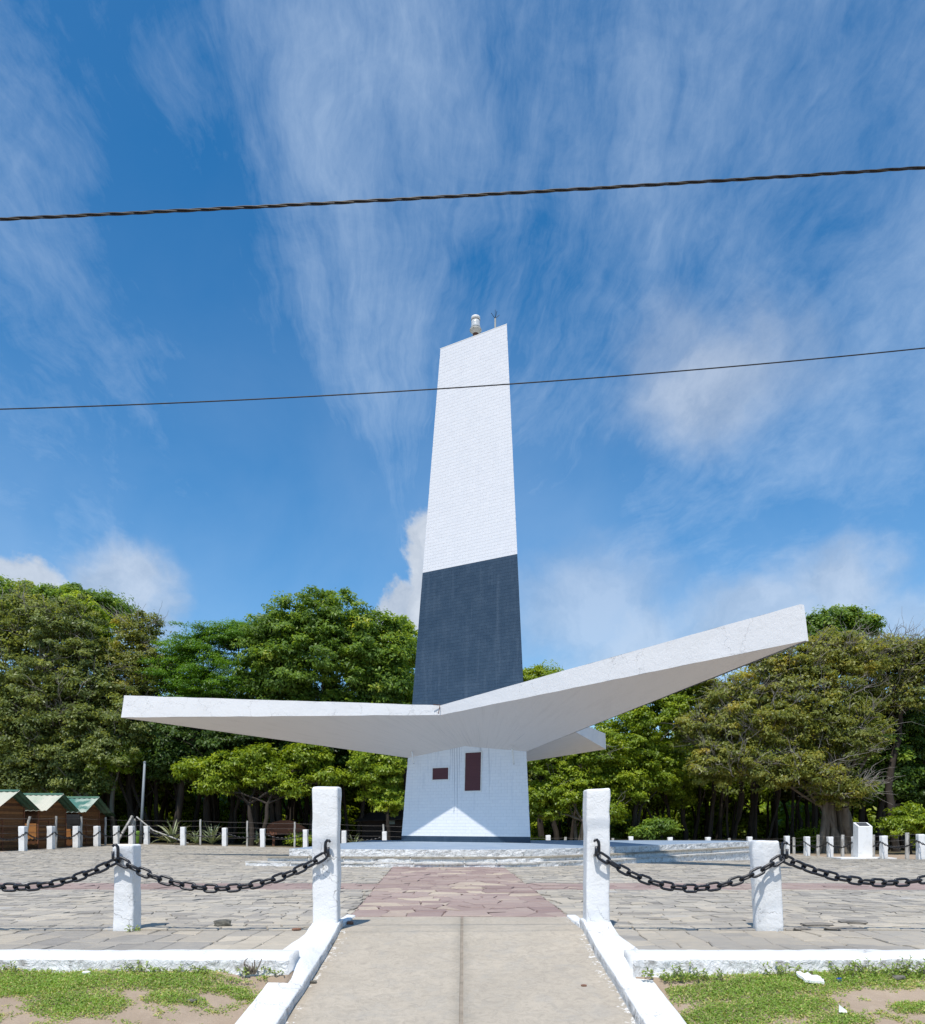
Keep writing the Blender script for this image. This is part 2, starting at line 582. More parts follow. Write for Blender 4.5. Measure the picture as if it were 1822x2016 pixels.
def m_tile_low():
    m, k, b = material('white_tile_with_drip_stains', (0.78, 0.79, 0.80), 0.5, 0.35)
    p = k.n('ShaderNodeNewGeometry').outputs['Position']
    at = k.n('ShaderNodeAttribute', attribute_name='tint').outputs['Fac']
    c = k.mix(at, (0.78, 0.79, 0.80), (0.745, 0.76, 0.78))
    n = k.noise(k.vmath('MULTIPLY', p, (1.0, 1.0, 0.035)), 12.0, 3, 0.55)
    s = k.n('ShaderNodeSeparateXYZ', ins={0: p})
    up = k.mapr(s.outputs[2], 0.8, 3.5, 0.1, 1.0)
    c = k.mix(k.math('MULTIPLY', k.mapr(n, 0.58, 0.72, 0.0, 0.55), up), c, (0.46, 0.50, 0.56))
    # thin soot lines below the gutter between the wings
    wx = k.math('MULTIPLY', k.math('SUBTRACT', k.noise(k.vmath('MULTIPLY', p, (0.4, 0.4, 1.0)), 0.8, 2, 0.5), 0.5), 0.06)
    xx = k.math('ADD', s.outputs[0], wx)
    for (x0, top, bot, w) in ((-0.30, 3.7, 1.2, 0.006), (-0.21, 3.7, 1.0, 0.007), (-0.36, 3.7, 2.2, 0.005), (-0.42, 3.7, 2.7, 0.005),
                              (-0.13, 3.7, 1.9, 0.005), (0.53, 3.7, 2.9, 0.006), (0.57, 3.7, 2.4, 0.005), (0.83, 3.7, 1.6, 0.005)):
        dx = k.math('ABSOLUTE', k.math('SUBTRACT', xx, x0))
        ln = k.math('MULTIPLY', k.mapr(dx, w * 0.5, w * 2.2, 0.75, 0.0), k.mapr(s.outputs[2], bot, bot + 1.2, 0.0, 1.0))
        c = k.mix(ln, c, (0.22, 0.25, 0.30))
    k.set(b.inputs['Base Color'], c)
    bump(k, b, k.noise(p, 30, 4, 0.6), 0.12, 0.006)
    return m


TILE_LOW = m_tile_low()
GROUT = m_simple('grey_grout', (0.62, 0.64, 0.67), (0.57, 0.59, 0.62), 20, 0.9, 0.2)
GROUT_NAVY = m_simple('dark_grout', (0.020, 0.034, 0.056), (0.03, 0.045, 0.070), 20, 0.9, 0.2)
PLAQUE = m_simple('maroon_plaque', (0.10, 0.032, 0.036), (0.075, 0.024, 0.030), 9, 0.5, 0.5, 0.01, stretch=(0.3, 0.3, 14.0))
IRON = m_simple('black_painted_iron', (0.012, 0.013, 0.018), (0.05, 0.035, 0.03), 22, 0.34, 0.4, 0.004, spec=0.45, lo=0.58, hi=0.85)
RUST = m_simple('rusty_iron', (0.14, 0.07, 0.04), (0.05, 0.03, 0.025), 20, 0.8, 0.4, 0.004)
CABLE = m_simple('black_cable', (0.012, 0.012, 0.014), (0.03, 0.03, 0.032), 30, 0.5, 0.1, 0.002)
BARE = m_simple('dull_aluminium_strand', (0.043, 0.035, 0.025), (0.076, 0.068, 0.054), 40, 0.5, 0.1, 0.002, metal=0.4)
GREY_GALV = m_simple('galvanised_pole', (0.25, 0.28, 0.30), (0.16, 0.18, 0.20), 6, 0.5, 0.2, 0.004, stretch=(1, 1, 0.15))
POSTWOOD = m_simple('weathered_post', (0.567, 0.553, 0.513), (0.216, 0.203, 0.176), 9, 0.9, 0.5, 0.01, stretch=(1, 1, 0.18))
WIRE = m_simple('fence_wire', (0.16, 0.15, 0.14), (0.09, 0.07, 0.06), 30, 0.7, 0.0)
GREY_STONE = m_stone('grey_slate', [(0.0, (0.218, 0.199, 0.174)), (0.3, (0.323, 0.297, 0.261)), (0.55, (0.412, 0.374, 0.312)), (0.8, (0.484, 0.427, 0.341)), (1.0, (0.404, 0.397, 0.377))])
PAVER = m_stone('grey_buff_slate', [(0.0, (0.242, 0.227, 0.210)), (0.35, (0.338, 0.312, 0.273)), (0.7, (0.426, 0.376, 0.301)), (1.0, (0.514, 0.454, 0.365))])
RED_STONE = m_stone('red_sandstone', [(0.0, (0.267, 0.195, 0.178)), (0.35, (0.328, 0.247, 0.220)), (0.62, (0.372, 0.293, 0.253)), (0.80, (0.433, 0.354, 0.283)), (1.0, (0.503, 0.426, 0.322))])
MORTAR = m_simple('sandy_joint', (0.424, 0.387, 0.321), (0.213, 0.194, 0.162), 12, 0.95, 0.6, 0.01)
MORTAR_RED = m_simple('reddish_joint', (0.375, 0.271, 0.244), (0.225, 0.169, 0.150), 12, 0.95, 0.6, 0.01)


def m_soil():
    m, k, b = material('dry_soil', (0.30, 0.235, 0.17), 0.95, 0.1)
    p = k.n('ShaderNodeNewGeometry').outputs['Position']
    n1 = k.noise(p, 1.1, 6, 0.6)
    n2 = k.noise(p, 9, 7, 0.7)
    c = k.mix(k.mapr(n1, 0.35, 0.65), (0.385, 0.300, 0.222), (0.285, 0.218, 0.158))
    c = k.mix(k.mapr(n2, 0.5, 0.8, 0, 0.6), c, (0.46, 0.375, 0.285))
    n3 = k.noise(p, 70, 4, 0.7)
    c = k.mix(k.mapr(n3, 0.63, 0.72, 0, 0.6), c, (0.13, 0.10, 0.075))
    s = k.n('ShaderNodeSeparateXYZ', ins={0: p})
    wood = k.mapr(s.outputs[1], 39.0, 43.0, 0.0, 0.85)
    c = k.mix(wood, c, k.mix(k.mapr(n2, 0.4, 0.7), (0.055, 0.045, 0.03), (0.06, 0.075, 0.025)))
    k.set(b.inputs['Base Color'], c)
    h = k.math('ADD', n2, k.math('MULTIPLY', n3, 0.35))
    bump(k, b, h, 0.6, 0.03)
    return m


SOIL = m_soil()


def m_concrete():
    m, k, b = material('cast_concrete', (0.40, 0.36, 0.29), 0.9, 0.2)
    p = k.n('ShaderNodeNewGeometry').outputs['Position']
    n1 = k.noise(p, 1.5, 7, 0.62, 0.6)
    n2 = k.noise(p, 12, 7, 0.68, 1.5)
    n3 = k.noise(p, 110, 4, 0.7)
    c = k.mix(k.mapr(n1, 0.34, 0.68), (0.450, 0.392, 0.312), (0.375, 0.328, 0.262))
    c = k.mix(k.mapr(n2, 0.44, 0.70, 0, 0.75), c, (0.285, 0.252, 0.205))
    n5 = k.noise(p, 4.5, 6, 0.65, 0.8)
    c = k.mix(k.mapr(n5, 0.50, 0.72, 0, 0.5), c, (0.33, 0.31, 0.275))
    c = k.mix(k.mapr(n3, 0.56, 0.72, 0, 0.6), c, (0.54, 0.50, 0.43))
    n6 = k.noise(p, 55, 5, 0.75)
    c = k.mix(k.mapr(n6, 0.60, 0.72, 0, 0.7), c, (0.17, 0.15, 0.12))
    # splashes of kerb paint along both edges
    s = k.n('ShaderNodeSeparateXYZ', ins={0: p})
    ax = k.math('ABSOLUTE', k.math('ADD', s.outputs[0], 0.01))
    edge = k.mapr(k.math('ADD', ax, k.math('MULTIPLY', k.math('SUBTRACT', k.noise(p, 2.5, 3, 0.5), 0.5), 0.25)), 0.93, 1.085, 0.0, 1.0)
    n4 = k.noise(p, 22, 7, 0.75)
    sp = k.mapr(k.math('ADD', n4, k.math('MULTIPLY', edge, 0.20)), 0.72, 0.76, 0.0, 0.85)
    sp = k.math('MULTIPLY', sp, k.mapr(edge, 0.0, 0.25))
    c = k.mix(sp, c, (0.74, 0.73, 0.70))
    k.set(b.inputs['Base Color'], c)
    bump(k, b, k.math('ADD', n2, k.math('MULTIPLY', n3, 0.4)), 0.45, 0.012)
    return m


CONCRETE = m_concrete()
PLANK = m_stone('oiled_plank', [(0.0, (0.087, 0.037, 0.018)), (0.4, (0.167, 0.075, 0.030)), (0.7, (0.254, 0.116, 0.043)), (1.0, (0.352, 0.165, 0.061))], 0.6, 0.1)
PLANK_SUNLIT = m_simple('sunlit_orange_plank', (0.432, 0.192, 0.060), (0.276, 0.120, 0.038), 5, 0.6, 0.3, 0.005, stretch=(0.25, 0.25, 3.0))  # hut plank with the sun on the side wall painted into its colour
DARKWOOD = m_simple('dark_weathered_board', (0.048, 0.032, 0.026), (0.026, 0.019, 0.016), 8, 0.8, 0.3, 0.006, stretch=(0.4, 0.4, 2.0))
SLABWOOD = m_simple('rough_red_timber', (0.225, 0.093, 0.050), (0.128, 0.053, 0.030), 4, 0.8, 0.5, 0.01, stretch=(0.3, 0.3, 3.0))


def m_roof(name, a, bcol, lo, hi):
    return m_simple(name, a, bcol, 0.9, 0.5, 0.15, 0.004, lo=lo, hi=hi)


ROOF = [m_roof('faded_grey_green_sheet', (0.55, 0.51, 0.41), (0.44, 0.45, 0.36), 0.35, 0.65),
        m_roof('faded_pale_green_sheet', (0.52, 0.50, 0.40), (0.30, 0.37, 0.27), 0.45, 0.75),
        m_roof('patchy_teal_sheet', (0.06, 0.16, 0.13), (0.38, 0.43, 0.36), 0.48, 0.60),
        m_roof('green_sheet', (0.05, 0.12, 0.08), (0.09, 0.17, 0.12), 0.4, 0.7)]
GLASS_LENS = m_simple('frosted_lens', (0.42, 0.45, 0.46), (0.58, 0.60, 0.60), 8, 0.22, 0.0, spec=0.6)
LAMP_WHITE = m_simple('white_enamel', (0.78, 0.78, 0.76), (0.66, 0.66, 0.62), 6, 0.4, 0.0)
LAMP_GREY = m_simple('cast_grey_metal', (0.46, 0.46, 0.42), (0.34, 0.34, 0.31), 12, 0.45, 0.1)
BLACK = m_simple('matt_black', (0.02, 0.02, 0.02), (0.03, 0.03, 0.03), 5, 0.6, 0.0)
SIGN = m_simple('pale_green_sign', (0.26, 0.32, 0.30), (0.20, 0.26, 0.24), 8, 0.6, 0.0)
DRUM = m_simple('lime_green_plastic', (0.16, 0.30, 0.035), (0.11, 0.22, 0.03), 5, 0.5, 0.0)
PEBBLE = m_simple('rough_stone', (0.20, 0.185, 0.15), (0.10, 0.095, 0.08), 14, 0.9, 0.8, 0.02)
BRICK = m_simple('broken_brick', (0.25, 0.13, 0.085), (0.15, 0.085, 0.06), 16, 0.9, 0.5, 0.01)
PLASTIC_W = m_simple('white_plastic', (0.80, 0.80, 0.80), (0.74, 0.74, 0.74), 5, 0.4, 0.0)
PLASTIC_B = m_simple('blue_plastic', (0.01, 0.07, 0.45), (0.01, 0.05, 0.36), 5, 0.4, 0.0)
STALK = m_simple('dry_stalk', (0.22, 0.18, 0.14), (0.12, 0.10, 0.08), 20, 0.9, 0.3, 0.005)
STEEL_DARK = m_simple('dark_plate', (0.10, 0.10, 0.105), (0.07, 0.07, 0.075), 20, 0.4, 0.0, metal=0.3)
BARK = m_simple('dark_bark', (0.058, 0.046, 0.036), (0.028, 0.023, 0.019), 5, 0.95, 0.8, 0.04, stretch=(1, 1, 0.22))
BARK_PALE = m_simple('pale_bark', (0.20, 0.17, 0.13), (0.085, 0.07, 0.055), 4, 0.95, 0.8, 0.04, stretch=(1, 1, 0.2))
TWIG = m_simple('grey_twig', (0.30, 0.275, 0.245), (0.17, 0.155, 0.135), 8, 0.9, 0.2, 0.01)

L_OLIVE = m_leaf('olive_leaf', [(0.0, (0.084, 0.115, 0.035)), (0.4, (0.156, 0.198, 0.059)), (0.75, (0.240, 0.275, 0.077)), (1.0, (0.339, 0.359, 0.104))])
L_GLOSS = m_leaf('glossy_green_leaf', [(0.0, (0.061, 0.114, 0.020)), (0.45, (0.120, 0.204, 0.030)), (0.8, (0.221, 0.312, 0.040)), (1.0, (0.378, 0.406, 0.051))], rough=0.5)
L_FEATH = m_leaf('feathery_green_leaf', [(0.0, (0.052, 0.125, 0.012)), (0.5, (0.103, 0.211, 0.019)), (1.0, (0.176, 0.300, 0.026))])
L_LIME = m_leaf('yellow_green_leaf', [(0.0, (0.130, 0.196, 0.020)), (0.5, (0.238, 0.325, 0.035)), (1.0, (0.389, 0.433, 0.055))], tw=0.38)
L_BRIGHT = m_leaf('fresh_green_leaf', [(0.0, (0.101, 0.159, 0.014)), (0.5, (0.196, 0.270, 0.020)), (1.0, (0.344, 0.403, 0.035))], tw=0.34)
L_RUST = m_leaf('rusty_olive_leaf', [(0.0, (0.097, 0.122, 0.029)), (0.35, (0.166, 0.195, 0.045)), (0.7, (0.248, 0.257, 0.053)), (1.0, (0.345, 0.289, 0.059))])
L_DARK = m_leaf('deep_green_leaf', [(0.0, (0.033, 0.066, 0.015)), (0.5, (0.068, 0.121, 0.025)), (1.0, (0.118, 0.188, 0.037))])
L_GRASS = m_leaf('grass_leaf', [(0.0, (0.143, 0.183, 0.049)), (0.4, (0.183, 0.279, 0.049)), (0.8, (0.241, 0.375, 0.058)), (1.0, (0.462, 0.429, 0.162))], tw=0.25, rough=0.6)
L_WEED = m_leaf('weed_leaf', [(0.0, (0.144, 0.203, 0.047)), (1.0, (0.254, 0.338, 0.070))], tw=0.25)
L_AGAVE = m_leaf('agave_leaf', [(0.0, (0.112, 0.153, 0.076)), (0.6, (0.204, 0.255, 0.133)), (1.0, (0.347, 0.367, 0.224))], tw=0.12)


# ------------------------------------------------------------------ levels of the ground
def smooth(t):
    t = np.clip(t, 0, 1)
    return t * t * (3 - 2 * t)


def back_h(x):
    return np.interp(x, [-40, -17, 4, 12, 17.5, 40], [-0.07, -0.07, -0.55, -0.68, -0.60, -0.60])


def plaza_h(x, y):
    f = -0.0055 * (np.clip(y, 6.8, 20) - 6.8)
    t = smooth((np.asarray(y) - 18) / 20.0)
    return f * (1 - t) + back_h(x) * t


def lawn_h(y):
    return np.interp(y, [-10, 2, 3, 4.3, 5.3], [-0.58, -0.54, -0.48, -0.315, -0.08])


def ramp_h(y):
    return np.interp(y, [-5, 2.0, 3.0, 4.5, 5.4, 6.05, 6.5, 6.75, 8], [-0.56, -0.54, -0.48, -0.30, -0.20, -0.125, -0.050, 0.0, -0.004])


def ground_h(x, y):
    x, y = np.asarray(x, float), np.asarray(y, float)
    a = lawn_h(y)
    p = plaza_h(np.clip(x, -17.6, 17.6), np.clip(y, 5.3, 40.0)) - np.where((np.abs(x) < 17.9) & (y < 40.3), 0.10, 0.03)
    a = a - np.where(y < 5.15, 0.06, 0.02) * (1 - smooth((np.abs(x) - 1.35) / 0.55))
    h = np.where(y < 5.31, a, p)
    h = np.where((np.abs(x) < 1.2) & (y < 8.0), np.minimum(h, ramp_h(y) - 0.10), h)
    far = np.clip((y - 80) / 200, 0, 1)
    return h - far * 6.0


PF = 1.15                                     # how much wider than the view the paving is laid


def W(px, py, y):
    return ((px - CX) / F * y, y, EYE + (HY - py) / F * y)


# ------------------------------------------------------------------ ground sheet
def build_ground():
    xs = np.unique(np.concatenate([np.linspace(-6, 6, 97), np.linspace(-18.6, 18.6, 63), [-17.91, -17.89, 17.89, 17.91, -1.21, -1.19, 1.19, 1.21],
                                   np.linspace(-80, 80, 41), [-3000, -1200, -500, -200, 200, 500, 1200, 3000]]))
    ys = np.unique(np.concatenate([np.linspace(-2, 8, 81), [5.30, 5.32], np.linspace(8, 42, 69), [40.29, 40.31], np.linspace(42, 80, 30),
                                   [-3000, -800, -200, -60, -20, -8, 100, 150, 200, 280, 500, 1000, 2500, 4500]]))
    X, Y = np.meshgrid(xs, ys)
    Z = ground_h(X, Y)
    nearlawn = (np.abs(X) < 7) & (Y < 5.28) & (Y > 2)
    bumpy = np.zeros_like(Z)
    for i in range(Z.shape[0]):
        for j in range(Z.shape[1]):
            if nearlawn[i, j] or 41 < Y[i, j] < 80:
                bumpy[i, j] = mnoise.noise(Vector((X[i, j] * 2.3, Y[i, j] * 2.3, 0))) * 0.022
    Z = Z + bumpy
    nx, ny = len(xs), len(ys)
    v = np.stack([X.ravel(), Y.ravel(), Z.ravel()], 1)
    i = np.arange(nx * ny).reshape(ny, nx)
    q = np.stack([i[:-1, :-1].ravel(), i[:-1, 1:].ravel(), i[1:, 1:].ravel(), i[1:, :-1].ravel()], 1)
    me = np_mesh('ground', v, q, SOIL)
    me.polygons.foreach_set('use_smooth', [True] * len(q))
    o = obj_of(me, 'ground', kind='structure')
    return o


build_ground()


def sheet(name, x0f, x1f, ys, hf, mat, nx=40):
    """a sheet between two edges given as functions of y"""
    v, q = [], []
    for y in ys:
        a, b = x0f(y), x1f(y)
        for i in range(nx + 1):
            x = a + (b - a) * i / nx
            v.append((x, y, float(hf(x, y))))
    for j in range(len(ys) - 1):
        for i in range(nx):
            a = j * (nx + 1) + i
            q.append((a, a + 1, a + nx + 2, a + nx + 1))
    me = np_mesh(name, np.array(v), np.array(q), mat)
    return obj_of(me, name, kind='structure')


# ------------------------------------------------------------------ paving
def stone_rows(x0, x1, y0, y1, dw, dd, jit, rg, slant=0.25):
    rows = []
    yb = [y0]
    while yb[-1] < y1 - 0.4 * dd:
        yb.append(yb[-1] + dd * rg.uniform(0.72, 1.3))
    yb[-1] = y1
    nr = len(yb) - 1
    J = []
    for j in range(nr):
        xs = [x0]
        while xs[-1] < x1 - 0.4 * dw:
            xs.append(xs[-1] + dw * rg.uniform(0.55, 1.55))
        xs[-1] = x1
        xs = np.array(xs)
        s = rg.normal(0, slant * dw * 0.5, len(xs))
        s[0] = s[-1] = 0
        lim = dw * 0.25
        s = np.clip(s, -lim, lim)
        J.append((xs + s, xs - s))               # lower and upper ends of each upright joint
    B = []
    for j in range(nr + 1):
        pts = []
        if j < nr:
            pts += list(J[j][0])
        if j > 0:
            pts += list(J[j - 1][1])
        pts = np.array(sorted(pts))
        yy = yb[j] + (rg.normal(0, jit * dd, len(pts)) if 0 < j < nr else np.zeros(len(pts)))
        yy = np.clip(yy, yb[j] - 0.3 * dd, yb[j] + 0.3 * dd)
        B.append((pts, yy))
    polys = []
    for j in range(nr):
        lo, up = J[j]
        for i in range(len(lo) - 1):
            p = []
            bx, by = B[j]
            sel = (bx >= lo[i] - 1e-9) & (bx <= lo[i + 1] + 1e-9)
            p += list(zip(bx[sel], by[sel]))
            tx, ty = B[j + 1]
            sel = (tx >= up[i] - 1e-9) & (tx <= up[i + 1] + 1e-9)
            p += list(zip(tx[sel], ty[sel]))[::-1]
            polys.append(p)
    return polys


def clip_poly(p, a, b, c):
    """keep the side a*x + b*y <= c"""
    out = []
    for i in range(len(p)):
        q, r_ = p[i], p[(i + 1) % len(p)]
        dq, dr = a * q[0] + b * q[1] - c, a * r_[0] + b * r_[1] - c
        if dq <= 0:
            out.append(q)
        if dq * dr < 0:
            t = dq / (dq - dr)
            out.append((q[0] + t * (r_[0] - q[0]), q[1] + t * (r_[1] - q[1])))
    return out


def area(p):
    return 0.5 * sum(p[i][0] * p[(i + 1) % len(p)][1] - p[(i + 1) % len(p)][0] * p[i][1] for i in range(len(p)))


def centroid(p):
    return sum(q[0] for q in p) / len(p), sum(q[1] for q in p) / len(p)


def dedupe(p, eps=0.012):
    out = []
    for q in p:
        if not out or math.hypot(q[0] - out[-1][0], q[1] - out[-1][1]) > eps:
            out.append(q)
    if len(out) > 2 and math.hypot(out[0][0] - out[-1][0], out[0][1] - out[-1][1]) < eps:
        out.pop()
    return out


def stone(mb, p, hf, joint, rise, rg, tint, bevel=True, tilt=0.006, wob=0.0):
    cx, cy = centroid(p)
    n = len(p)
    ring = []
    for (x, y) in p:
        d = math.hypot(x - cx, y - cy) + 1e-6
        s = max(0.5, 1 - joint / d)
        ring.append((cx + (x - cx) * s + rg.normal(0, wob), cy + (y - cy) * s + rg.normal(0, wob)))
    dz = rg.normal(0, rise)
    tx, ty = rg.normal(0, tilt), rg.normal(0, tilt)

    def z(x, y):
        return float(hf(x, y)) + dz + (x - cx) * tx + (y - cy) * ty
    v, f = [], []
    if bevel:
        bw = 0.010
        for (x, y) in ring:
            d = math.hypot(x - cx, y - cy) + 1e-6
            s = 1 - bw / d
            v.append((cx + (x - cx) * s, cy + (y - cy) * s, z(x, y)))
        for (x, y) in ring:
            v.append((x, y, z(x, y) - 0.007))
        for (x, y) in ring:
            v.append((x, y, float(hf(x, y)) - 0.030))
        f.append(tuple(range(n)))
        for i in range(n):
            j = (i + 1) % n
            f.append((n + i, n + j, j, i))
            f.append((2 * n + i, 2 * n + j, n + j, n + i))
    else:
        for (x, y) in ring:
            v.append((x, y, z(x, y)))
        for (x, y) in ring:
            v.append((x, y, float(hf(x, y)) - 0.025))
        f.append(tuple(range(n)))
        for i in range(n):
            j = (i + 1) % n
            f.append((n + i, n + j, j, i))
    mb.add(v, f, 0, tint)


# platform footprint (counter-clockwise from the front left corner) and its two lower treads
PLAT = [(-4.42, 19.1), (-1.8, 18.62), (0.7, 18.45), (1.6, 18.75), (2.95, 19.75), (11.0, 28.2), (10.6, 29.4), (-3.7, 29.8)]
FRONT_N = 6                                   # number of points that belong to the stepped front


def in_poly(x, y, P):
    c = False
    j = len(P) - 1
    for i in range(len(P)):
        if (P[i][1] > y) != (P[j][1] > y) and x < (P[j][0] - P[i][0]) * (y - P[i][1]) / (P[j][1] - P[i][1]) + P[i][0]:
            c = not c
        j = i
    return c


PATH_L = lambda y: -1.17 - 0.051 * (y - 7.75)
PATH_R = lambda y: 1.09 - 0.014 * (y - 7.75)


def build_paving():
    rg = np.random.default_rng(5)
    # bedding sheet of the square
    ys = [6.78, 7.75] + [7.75 + 0.75 * i for i in range(1, 44)]
    ys = [y for y in ys if y < 40.0] + [40.0]
    plaza = sheet('plaza', lambda y: -17.6, lambda y: 17.6, ys, lambda x, y: plaza_h(x, y) - 0.016, MORTAR, 60)
    # grey stones
    polys = stone_rows(-17.6, 17.6, 6.80, 40.0, 0.225, 0.18, 0.17, rg, 0.18)
    near = []
    rest = MB()
    for p in polys:
        p = dedupe(p)
        if len(p) < 3:
            continue
        cx, cy = centroid(p)
        if abs(cx) > 0.63 * PF * cy + 0.6:
            continue
        if in_poly(cx, cy, PLAT) and in_poly(cx, cy - 1.0, PLAT):
            continue
        # clip at the red path and the red cross band
        if cy < 18.2:
            l, r_ = PATH_L(cy), PATH_R(cy)
            if cy < 7.75:
                l, r_ = -1.30, 1.26
            if l < cx < r_:
                continue
            if cx <= l:
                p = clip_poly(p, 1, 0, l - 0.01)
            else:
                p = clip_poly(p, -1, 0, -r_ - 0.01)
        if 11.3 < cy < 12.6:
            continue
        if cy <= 11.3:
            p = clip_poly(p, 0, 1, 11.29)
        elif cy < 14:
            p = clip_poly(p, 0, -1, -12.61)
        p = dedupe(p)
        if len(p) < 3 or abs(area(p)) < 0.008:
            continue
        near.append((cy + abs(cx) * 0.15, p))
    near.sort(key=lambda a: a[0])
    for i, (d, p) in enumerate(near):
        t = float(np.clip(rg.normal(0.50, 0.17), 0, 1))
        if i < 300:
            mb = MB()
            stone(mb, p, plaza_h, 0.0045, 0.003, rg, t, True, 0.006, 0.004)
            mb.build('stone', GREY_STONE, plaza)
        else:
            stone(rest, p, plaza_h, 0.0045, 0.003, rg, t, False, 0.006, 0.003)
    rest.build('stone_field', GREY_STONE, plaza, kind='stuff')
    # red band across the square
    band = stone_rows(-17.5, 17.5, 11.3, 12.6, 0.42, 0.34, 0.20, rg)
    bandsheet = sheet('stone_band', lambda y: -17.5, lambda y: 17.5, [11.29, 11.7, 12.1, 12.61], lambda x, y: plaza_h(x, y) - 0.011, MORTAR_RED, 50)
    for p in band:
        p = dedupe(p)
        cx, cy = centroid(p)
        if abs(cx) > 0.63 * PF * cy + 0.3 or PATH_L(cy) < cx < PATH_R(cy):
            continue
        p = clip_poly(p, 1, 0, PATH_L(cy) - 0.01) if cx < 0 else clip_poly(p, -1, 0, -PATH_R(cy) - 0.01)
        p = dedupe(p)
        if len(p) < 3:
            continue
        mb = MB()
        stone(mb, p, plaza_h, 0.009, 0.005, rg, float(np.clip(rg.normal(0.26, 0.18), 0, 1)), True, 0.006, 0.005)
        mb.build('flagstone', RED_STONE, bandsheet)
    # red flagged path up to the steps
    ys = list(np.linspace(7.74, 18.1, 28))
    path = sheet('stone_path', PATH_L, PATH_R, ys, lambda x, y: plaza_h(x, y) - 0.006, MORTAR_RED, 8)
    fl = stone_rows(0.0, 1.0, 7.76, 18.05, 0.140, 0.28, 0.26, rg, 0.35)
    for p in fl:
        q = [(PATH_L(y) + (PATH_R(y) - PATH_L(y)) * x, y) for (x, y) in dedupe(p)]
        q = dedupe(q)
        if len(q) < 3:
            continue
        t = rg.normal(0.36, 0.17)
        cy = centroid(q)[1]
        if rg.random() < (0.24 if cy < 11 else 0.10):
            t = rg.uniform(0.66, 0.95)
        mb = MB()
        stone(mb, q, lambda x, y: plaza_h(x, y) + 0.008, 0.008, 0.004, rg, float(np.clip(t, 0, 1)), True, 0.005, 0.010)
        mb.build('flagstone', RED_STONE, path)
    # front pavement of larger slabs between the kerb and the posts
    for (xa, xb, nm) in ((-5.0, -1.34, 0), (1.30, 5.0, 1)):
        pv = sheet('pavement', lambda y: xa - 8 if nm == 0 else xa, lambda y: xb if nm == 0 else xb + 8, [5.56, 6.0, 6.4, 6.78], lambda x, y: -0.014, MORTAR, 30)
        # columns of slabs run away from the kerb
        polys = stone_rows(5.59, 6.70, xa, xb, 0.33, 0.235, 0.07, rg, 0.15)
        for p in polys:
            q = [(x, y) for (y, x) in dedupe(p)]
            q = q[::-1]
            if len(q) < 3:
                continue
            cx, cy = centroid(q)
            big = mnoise.noise(Vector((cx * 0.7, cy * 0.7, 3.3)))
            mb = MB()
            stone(mb, q, lambda x, y: 0.0, 0.005, 0.003, rg, float(np.clip(rg.normal(0.52 + 0.5 * big, 0.16), 0, 1)), True, 0.008, 0.005)
            mb.build('paver', PAVER, pv)
    return plaza


PLAZA = build_paving()

# concrete walk: two cast lanes with a recessed strip between them
walk = thing('walkway', (0, 0, 0), '', '')
del walk['label'], walk['category']
walk['kind'] = 'structure'


def lane(x0, x1, name, drop=0.0, mat=CONCRETE):
    ys = list(np.linspace(1.2, 7.74, 60))
    v, q = [], []
    nx = 8
    for y in ys:
        for i in range(nx + 1):
            x = x0 + (x1 - x0) * i / nx
            z = float(ramp_h(y)) - drop + mnoise.noise(Vector((x * 1.7, y * 1.7, 1.0))) * 0.006
            e = 0.0
            v.append((x, y, z - e))
    for j in range(len(ys) - 1):
        for i in range(nx):
            a = j * (nx + 1) + i
            q.append((a, a + 1, a + nx + 2, a + nx + 1))
    # edges turned down so that the lane has thickness
    n0 = len(v)
    for side in (0, nx):
        b0 = len(v)
        for j, y in enumerate(ys):
            t_ = v[j * (nx + 1) + side]
            v.append((t_[0], t_[1], t_[2] - 0.05))
        for j in range(len(ys) - 1):
            a, b = j * (nx + 1) + side, (j + 1) * (nx + 1) + side
            q.append((a, b, b0 + j + 1, b0 + j))
    me = np_mesh(name, np.array(v), np.array(q), mat)
    me.polygons.foreach_set('use_smooth', [True] * len(q))
    return obj_of(me, name, walk)


lane(-1.13, -0.028, 'concrete_lane')
lane(-0.002, 1.10, 'concrete_lane')
lane(-0.034, 0.004, 'joint_strip', 0.007, m_simple('brown_joint_filler', (0.29, 0.25, 0.20), (0.19, 0.165, 0.13), 10, 0.9, 0.4))


# ------------------------------------------------------------------ kerbs
def kerb_strip(name, pts, prof, mat, seed, label, rough=0.010, lo_rough=0.03, bank=None):
    """sweep a cross profile [(across, up)] along pts [(x, y, z, nx, ny)] with hand-plastered unevenness"""
    mb = MB()
    v, f = [], []
    n = len(prof)
    for i, (x, y, z, nx, ny) in enumerate(pts):
        for j, (a, u) in enumerate(prof):
            q = Vector((x + nx * a, y + ny * a, z + u + (bank(y, a, z) if bank else 0.0)))
            amt = rough if u > -0.05 else lo_rough
            w = mnoise.noise_vector(q * 9.0 + Vector((seed, 0, 0))) * amt * 0.6 + mnoise.noise_vector(q * 2.5 + Vector((seed, 7, 0))) * amt * 0.7
            v.append(tuple(q + w))
    for i in range(len(pts) - 1):
        for j in range(n - 1):
            a = i * n + j
            f.append((a, a + n, a + n + 1, a + 1))
    f.append(tuple(range(n)))
    f.append(tuple((len(pts) - 1) * n + j for j in range(n))[::-1])
    mb.add(v, f)
    for q in range(len(pts) - 1):
        for j in range(n - 1):
            if prof[j][1] + prof[j + 1][1] < -0.035:
                mb.m[q * (n - 1) + j] = 1
    o = mb.build(name, [mat, STEP], smooth=True)
    tag(o, label, 'kerb')
    return o


